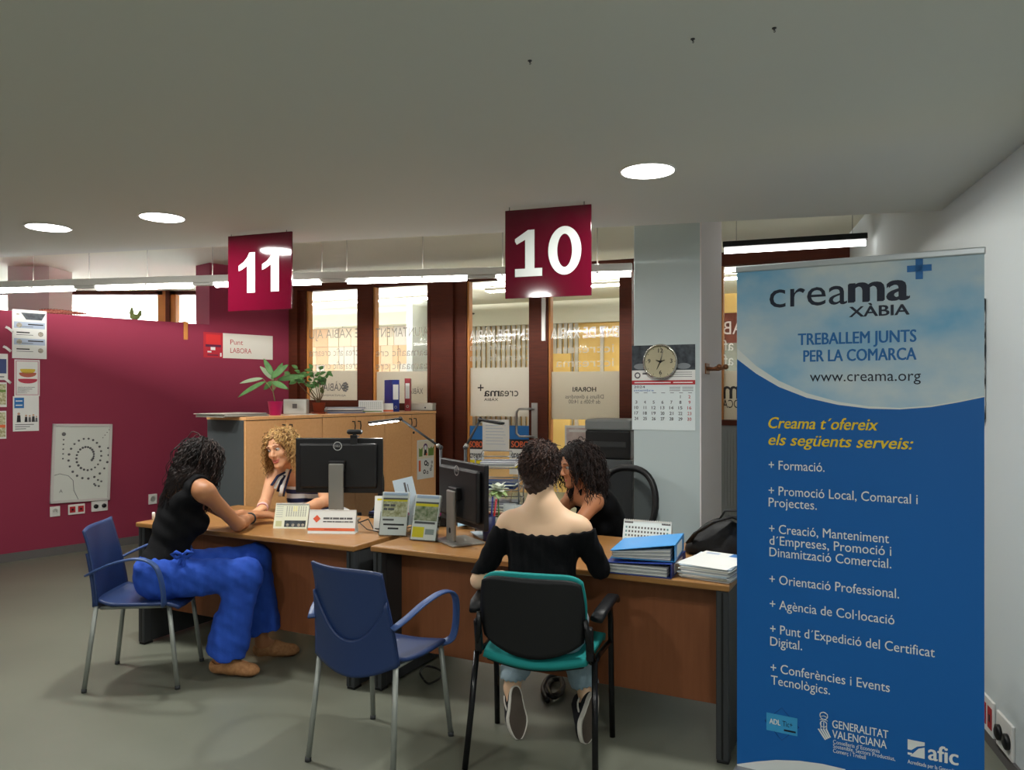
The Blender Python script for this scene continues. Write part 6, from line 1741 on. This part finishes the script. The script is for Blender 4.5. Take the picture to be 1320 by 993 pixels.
F.clip(lambda X, Y, Z: np.maximum(Z - .635, .217 - np.where(X > .13, .012 + .35 * np.clip(.33 - X, 0, .12), 0) + .004 * np.sin(X * 300) - Z))
field_object('jeans', F, [m_denim], P4.root, P4.org)
# sneakers, toes down, soles to the camera
m_sole = mat('rubber_sole_tread', (86, 76, 67), .8, bump=(140, .3)); m_rub = mat('white_rubber', (214, 210, 200), .6); m_canvas = mat('black_canvas', (24, 26, 32), .85)
def sneaker(P, heel, toe, sole_dir, label=None):
    """heel, toe: ends of the sole in the world; sole_dir: the way the tread faces"""
    y = unit(np.array(toe) - np.array(heel)); z = -np.array(sole_dir, float); z = unit(z - y * (z @ y)); x = np.cross(y, z)
    M_ = Matrix(((x[0], y[0], z[0], heel[0] - P.org[0]), (x[1], y[1], z[1], heel[1] - P.org[1]), (x[2], y[2], z[2], heel[2] - P.org[2]), (0, 0, 0, 1)))
    L = float(np.linalg.norm(np.array(toe) - np.array(heel)))
    def outline(k=1.0, n=36):
        pts = []
        for i in range(n):
            a = 2 * math.pi * i / n; yy = .5 - .5 * math.cos(a); s_ = math.sin(a)
            wd = (.033 + .014 * math.sin(math.pi * min(1, max(0, (yy - .25) / .75))) - .006 * math.exp(-((yy - .42) / .14) ** 2)) 
            wd *= min(1, (4 * yy * (1 - yy)) ** .38 * 1.02)
            pts.append((math.copysign(wd, s_) * k if abs(s_) > 1e-6 else 0.0, L * yy))
        return pts
    t = MB(); t.M = M_; t.prism(outline(), 0, .026, m_rub); t.poly([(x_ * .86, L * .02 + y_ * .96, -.0008) for x_, y_ in reversed(outline())], m_sole); so = t.build('sneaker', P.root)
    t = MB(); t.M = M_; rings = []
    ol = outline(.97)
    for f in np.linspace(0, 1, 9):
        r_ = []
        for (px, py) in ol:
            yy = py / L
            ht = .028 + f * (.098 * (1 - .60 * min(1, max(0, (yy - .35) / .4))) + .012)
            kx = 1 - .42 * f ** 2.5; cy = L * .30
            r_.append((px * kx, py + (cy - py) * (.10 * f + .25 * f ** 3), ht - .004))
        rings.append(r_)
    t.loft(rings, m_canvas); t.build('upper', so)
    t = MB(); t.M = M_
    for sgn in (-1, 1):
        q = [(sgn * (.0405 - .002 * k), L * (.18 + .09 * k), .045 + .018 * math.sin(k * .9 + .5)) for k in range(7)]
        t.ribbon(q, (0, .2, 1), .010, .005, m_rub)
    t.build('side_stripe', so)
sneaker(P4, W(665, 884, 3.415), W(669, 955, 3.335), (.30, -.95, .1))
sneaker(P4, W(768, 893, 3.37), W(755, 960, 3.29), (.46, -.80, .12))
hair(P4, [m_hbrown2, m_hbrown, m_hdark], 1000, .040, .0042, 1.4, .0027, 11, zmin=-.95, lift=.5, drop=.5, steps=10, cap=(.006, .012, .010), nape=.03, bump_=.006)
# chain earring
b = MB(); p0 = P4.hl(.080, -.01, -.03)
for k in range(9):
    q = Vector(p0 - P4.org) + Vector((.003 * math.sin(k), 0, -.010 * k)); b.ball(q, .0042, mat('silver_beads', (196, 190, 184), .25, .8), 5)
b.build('earring', P4.root)

# --- seated at left in black vest and blue trousers ---------------------------
P1 = Person('person in black vest and bright blue trousers seated at left, leaning on desk', dict(
    pel=(-1.855, 4.10, .565), ch=(-1.80, 4.15, .83), nb=(-1.745, 4.185, 1.02), head=W(264, 594, 4.27),
    shL=(-1.855, 4.285, .975), shR=(-1.605, 4.045, .975), elL=(-1.60, 4.42, .785), elR=(-1.512, 4.245, .775), wrL=(-1.515, 4.54, .785), wrR=(-1.515, 4.475, .775),
    hipL=(-1.83, 4.185, .53), hipR=(-1.82, 4.025, .53), knL=(-1.43, 4.285, .575), knR=(-1.415, 4.09, .535), anL=(-1.41, 4.345, .09), anR=(-1.545, 4.09, .09), toeL=(-1.25, 4.40, .03), toeR=(-1.375, 4.085, .03)),
    (V3(.55, .82, -.22), (.12, .1, 1)), sk_tan, .0055, .95, hands=dict(R=((-.05, .95, .12), (.25, .05, -.97), .45), L=((.9, .25, -.05), (0, .2, -1), .6)))
P1.lips(); P1.build_skin(); P1.face(m_iris, m_browk)
J1 = P1.J
F = P1.field({'torso', 'shoulder', 'trap'}, .010)
for S in 'LR': F.cone(J1['sh' + S] + (J1['nb'] - J1['sh' + S]) * .02 + V3(0, 0, .03), J1['sh' + S] * 1.0 + (J1['sh' + S] - J1['nb']) * .8 + V3(0, 0, -.02), .078, .12, .01, True)
F.cone(J1['nb'] - P1.bc[1] * .02 + V3(0, 0, .01), J1['nb'] + V3(0, 0, .15), .074, .12, .012, True)
F.ell(J1['nb'] - P1.bc[1] * .085 - P1.bc[2] * .035, (.085, .07, .075), P1.bc, .01, True)
F.ell(J1['nb'] + P1.bc[1] * .09 - V3(0, 0, .05), (.085, .07, .09), P1.bc, .01, True)
F.clip(lambda X, Y, Z: .60 - .05 * (X + 1.85) - Z)
F.ripple(lambda X, Y, Z: .003 * np.sin(Z * 70 + 30 * X) * np.sin(X * 24 + Y * 30))
field_object('vest', F, [m_blackcloth], P1.root, P1.org)
m_bluet = mat('blue_linen', (38, 84, 190), .85, noise=((26, 26, 6), (28, 68, 166), .3), bump=(22, .55))
F = Field(P1.lo, P1.hi, .006)
F.ell(J1['pel'] + V3(0, 0, -.005), (.185, .135, .125), P1.bp, .05)
for S, hem, rh in (('L', V3(-1.405, 4.335, .175), .098), ('R', V3(-1.525, 4.09, .115), .108)):
    F.ell(J1['hip' + S] - P1.bp[1] * .03, (.112, .115, .11), P1.bp, .05)
    F.cone(J1['hip' + S], J1['kn' + S], .108, .082, .05); F.cone(J1['kn' + S], hem, .082, rh, .04)
    n_ = unit(hem - J1['kn' + S])
    def lim(X, Y, Z, hem=hem, n_=n_):
        near = np.sqrt((X - hem[0] - n_[0] * .16) ** 2 + (Y - hem[1] - n_[1] * .16) ** 2 + (Z - hem[2] - n_[2] * .16) ** 2) - .205
        return -np.maximum(near, -((X - hem[0]) * n_[0] + (Y - hem[1]) * n_[1] + (Z - hem[2]) * n_[2]))
    F.clip(lim)
F.clip(lambda X, Y, Z: Z - (.655 + .03 * (X + 1.85)))
F.ripple(lambda X, Y, Z: .0055 * np.sin(X * 42 + Z * 10 + Y * 12) * (Z < .46) * np.clip((.5 - Z) * 4, 0, 1) + .004 * np.sin(X * 22 + Z * 34 + 8 * Y) * np.sin(Z * 22 - X * 14) + .003 * np.sin(X * 90 + Z * 55 + Y * 40) * np.sin(Z * 40 - X * 30 + 1))
field_object('trousers', F, [m_bluet], P1.root, P1.org)
b = MB(); kn_ = Vector(W(236, 716, 3.985)) - Vector(P1.org)
for d_ in (Vector((-.05, -.015, .01)), Vector((.05, -.012, .015))):
    b.tube([kn_, kn_ + d_ * .6 + Vector((0, -.012, .016)), kn_ + d_, kn_ + d_ * .55 + Vector((0, -.006, -.016)), kn_], [.007, .010, .012, .010, .007], m_bluet, 8)
b.tube([kn_, kn_ + Vector((-.02, -.008, -.05)), kn_ + Vector((-.05, -.008, -.10))], [.008, .009, .010], m_bluet, 8); b.tube([kn_, kn_ + Vector((.01, -.008, -.04)), kn_ + Vector((-.005, -.008, -.085))], [.008, .008, .009], m_bluet, 8); b.ball(kn_, .013, m_bluet, 6)
b.build('tie_bow', P1.root)
m_sand = mat('tan_suede', (150, 104, 66), .75, noise=((60, 60, 60), (176, 128, 84), .2)); m_sand_sole = mat('tan_sole', (104, 70, 46), .8); m_gold = mat('gold_sequin', (196, 150, 84), .3, .6)
for S, hl_, to_ in (('R', V3(-1.600, 4.085, .02), V3(-1.335, 4.075, .02)), ('L', V3(-1.455, 4.335, .02), V3(-1.215, 4.41, .02))):
    y = unit(to_ - hl_); x = np.cross(y, [0, 0, 1])
    F = Field(np.minimum(hl_, to_) - .08, np.maximum(hl_, to_) + .12, .0045)
    F.cone(hl_ + y * .035 + V3(0, 0, .035), hl_ + y * .12 + V3(0, 0, .035), .040, .040, .02); F.cone(hl_ + y * .12 + V3(0, 0, .03), to_ - y * .045 + V3(0, 0, .018), .042, .030, .02); F.ell(to_ - y * .06 + V3(0, 0, .012), (.047, .06, .028), np.array([x, y, [0, 0, 1]]), .02)
    F.clip(lambda X, Y, Z: .003 - Z)
    F.cone(hl_ + y * .05 + V3(0, 0, .075), hl_ + y * .06 + V3(0, 0, .15), .038, .05, .008, True)
    so = field_object('sandal', F, [m_sand, m_sand_sole], P1.root, P1.org, lambda c: (c[:, 2] < .016).astype(int))
    b = MB(); r_ = random.Random(3)
    for k in range(26):
        f = r_.uniform(.35, .9); a_ = r_.uniform(-.8, .8); p = hl_ + y * f * .26 + x * .038 * math.sin(a_ * 1.2) + V3(0, 0, .074 - .052 * f + .004 - .012 * abs(a_)); b.ball(Vector(p - P1.org), .0042, m_gold, 4)
    b.build('sequin_trim', so)
# watch and bracelet
def band(P, S, f, r, w_, m, name):
    e, w0 = P.J['el' + S], P.J['wr' + S]; d = unit(w0 - e); c = e + (w0 - e) * f; s1 = unit(np.cross(d, [0.2, .1, 1])); s2 = np.cross(d, s1)
    b = MB(); b.tube([Vector(c + (s1 * math.cos(a) + s2 * math.sin(a)) * r - P.org) for a in np.linspace(0, 2 * math.pi, 25)], w_, m, 7); b.build(name, P.root)
band(P1, 'R', .93, .029, .0055, m_dkgrey, 'wrist_watch')
hair(P1, [m_hdark3, m_hdark, m_hdark2], 1000, .28, .006, 4.0, .0030, 21, lift=.35, drop=1.3, face_lo=.42, steps=30, cap=(.016, .022, .016), nape=.05,
     avoid=[(J1['shL'], J1['shR'], .068), (J1['nb'], J1['ch'], .11)], sway=(-.22, -.28, 0))

# --- smiling behind the left desk ---------------------------------------------
P2 = Person('smiling person with curly blond hair and navy striped top behind left monitor', dict(
    pel=(-1.28, 5.42, .58), ch=(-1.405, 5.29, .85), nb=(-1.452, 5.17, 1.0), head=W(362, 578, 5.06),
    shL=(-1.285, 5.20, .945), shR=(-1.600, 5.17, .955), elL=(-1.22, 5.02, .79), elR=(-1.60, 4.98, .785), wrL=(-1.32, 4.84, .775), wrR=(-1.545, 4.76, .785),
    hipL=(-1.20, 5.40, .55), hipR=(-1.36, 5.43, .55), knL=(-1.32, 4.99, .55), knR=(-1.50, 5.04, .55), anL=(-1.26, 5.02, .09), anR=(-1.46, 5.08, .09), toeL=(-1.30, 4.88, .03), toeR=(-1.50, 4.94, .03)),
    (V3(-.34, -.93, -.20), (-.20, .05, 1)), sk_warm, .0050, 1.02, hands=dict(R=((-.1, -.95, -.05), (.2, .1, -1), .45), L=((-.3, -.9, 0), (0, 0, -1), .4)))
P2.lips(1.0); P2.build_skin(); P2.face(m_iris, m_browb, True)
J2 = P2.J
mst = bpy.data.materials.new('navy_white_stripes'); mst.use_nodes = True
nt = mst.node_tree; bs = nt.nodes['Principled BSDF']; bs.inputs['Roughness'].default_value = .8
tc = nt.nodes.new('ShaderNodeTexCoord'); sp = nt.nodes.new('ShaderNodeSeparateXYZ'); ml = nt.nodes.new('ShaderNodeMath'); ml.operation = 'MULTIPLY'; ml.inputs[1].default_value = 17.0
fr_ = nt.nodes.new('ShaderNodeMath'); fr_.operation = 'FRACT'; gt = nt.nodes.new('ShaderNodeMath'); gt.operation = 'GREATER_THAN'; gt.inputs[1].default_value = .48
mx = nt.nodes.new('ShaderNodeMix'); mx.data_type = 'RGBA'; mx.inputs[6].default_value = lin((34, 42, 82)); mx.inputs[7].default_value = lin((226, 226, 226))
nt.links.new(tc.outputs['Object'], sp.inputs[0]); nt.links.new(sp.outputs['Z'], ml.inputs[0]); nt.links.new(ml.outputs[0], fr_.inputs[0]); nt.links.new(fr_.outputs[0], gt.inputs[0]); nt.links.new(gt.outputs[0], mx.inputs[0]); nt.links.new(mx.outputs[2], bs.inputs['Base Color'])
F = P2.field({'torso'}, .008)
F.clip(lambda X, Y, Z: np.maximum(Z - .872, .60 - Z))
field_object('striped_top', F, [mst], P2.root, P2.org)
m_navy = mat('navy_ribbon', (30, 36, 66), .8)
def surf_strip(name, P, pts, wv, w_, m, th=.004):
    b = MB(); b.ribbon([Vector(p) - Vector(P.org) for p in pts], wv, w_, th, m); b.build(name, P.root)
u2 = P2.bc
from mathutils.bvhtree import BVHTree
def on_body(P, px_list, off=.004, Y0=5.1):
    """points on the person's skin at places seen in the photo"""
    bo = [c for c in P.root.children if c.name.startswith('body')][0]; me = bo.data
    tr = BVHTree.FromPolygons([v.co.copy() for v in me.vertices], [tuple(p.vertices) for p in me.polygons])
    out = []
    for px, py in px_list:
        d = (W(px, py, 1.0) - Vector((0, 0, CAMZ))).normalized()
        hit = tr.ray_cast(Vector((0, 0, CAMZ)) - Vector(P.org), d)
        p = hit[0] if hit[0] is not None else W(px, py, Y0) - Vector(P.org)
        out.append(p - d * off)
    return out
b = MB(); pts_ = on_body(P2, [(361, 640), (363, 630), (366, 620), (369, 611), (371, 605)]); b.ribbon(pts_, (1, .25, .2), .024, .004, m_white); b.build('strap', P2.root)
b = MB(); b.ribbon([p + Vector((.022, .002, -.002)) for p in pts_], (1, .25, .2), .014, .004, m_navy); b.build('strap', P2.root)
for (q, m) in (([(366, 611), (360, 618), (354, 630)], m_white), ([(367, 613), (363, 620), (358, 634)], m_navy), ([(368, 609), (358, 614), (350, 626)], m_navy)):
    b = MB(); b.ribbon(on_body(P2, q, .012), (1, .2, .25), .020, .004, m); b.build('shoulder_bow', P2.root)
F = Field(P2.lo, P2.hi, .008)
F.ell(J2['pel'], (.18, .13, .115), P2.bp, .05)
for S in 'LR': F.cone(J2['hip' + S], J2['kn' + S], .10, .072, .05); F.cone(J2['kn' + S], J2['an' + S], .07, .055, .04)
F.clip(lambda X, Y, Z: np.maximum(Z - .64, .10 - Z)); field_object('trousers', F, [m_navy], P2.root, P2.org)
for k, (f, m) in enumerate(((.86, m_white), (.80, mat('pink_beads', (206, 150, 150), .5)), (.92, mat('pink_beads', (206, 150, 150), .5)))): band(P2, 'R', f, .031, .005, m, 'bracelet')
hair(P2, [m_hb2, m_hb1, m_hb3, m_hb1], 1000, .19, .0065, 4.6, .0027, 31, lift=.55, drop=.9, face_lo=.40, steps=40, cap=(.014, .014, .010), nape=.04, avoid=[(J2['shL'], J2['shR'], .058)])

# --- dark haired, behind the right desk ---------------------------------------
P3 = Person('person with long dark wavy hair in black vest behind the right desk', dict(
    pel=(.60, 4.62, .58), ch=(.535, 4.50, .80), nb=(.435, 4.385, .945), head=W(742, 600, 4.32),
    shL=(.455, 4.255, .895), shR=(.37, 4.545, .90), elL=(.345, 4.185, .775), elR=(.22, 4.37, .775), wrL=(.235, 3.99, .775), wrR=(.14, 4.17, .775),
    hipL=(.66, 4.55, .55), hipR=(.53, 4.66, .55), knL=(.44, 4.20, .55), knR=(.30, 4.33, .55), anL=(.50, 4.22, .09), anR=(.36, 4.36, .09), toeL=(.44, 4.09, .03), toeR=(.30, 4.23, .03)),
    (V3(-.88, -.40, -.25), (-.10, 0, 1)), sk_olive, .0055, .95, hands=dict(L=((-.5, -.85, 0), (0, 0, -1), .4), R=((-.08, -.99, 0), (0, 0, -1), .35)))
P3.lips(); P3.build_skin(); P3.face(m_iris, m_browk)
J3 = P3.J
F = P3.field({'torso', 'shoulder', 'trap'}, .010)
for S in 'LR': F.cone(J3['sh' + S] + V3(0, 0, .03), J3['sh' + S] + (J3['sh' + S] - J3['nb']) * .8, .080, .12, .01, True)
F.cone(J3['nb'] + V3(0, 0, .0), J3['nb'] + V3(0, 0, .15), .078, .12, .012, True)
F.ell(J3['nb'] + P3.bc[1] * .09 - V3(0, 0, .04), (.09, .08, .10), P3.bc, .01, True)
F.clip(lambda X, Y, Z: .58 - Z)
field_object('vest', F, [m_blackcloth], P3.root, P3.org)
F = Field(P3.lo, P3.hi, .008)
F.ell(J3['pel'], (.18, .13, .115), P3.bp, .05)
for S in 'LR': F.cone(J3['hip' + S], J3['kn' + S], .10, .072, .05); F.cone(J3['kn' + S], J3['an' + S], .07, .055, .04)
F.clip(lambda X, Y, Z: np.maximum(Z - .63, .10 - Z)); field_object('trousers', F, [m_blackcloth], P3.root, P3.org)
hair(P3, [m_hdark3, m_hdark, m_hdark2], 1000, .22, .0065, 3.6, .0030, 41, lift=.45, drop=1.1, face_lo=.36, steps=28, cap=(.020, .024, .018), nape=.05, avoid=[(J3['shL'], J3['shR'], .062)], sway=(.18, .05, 0))
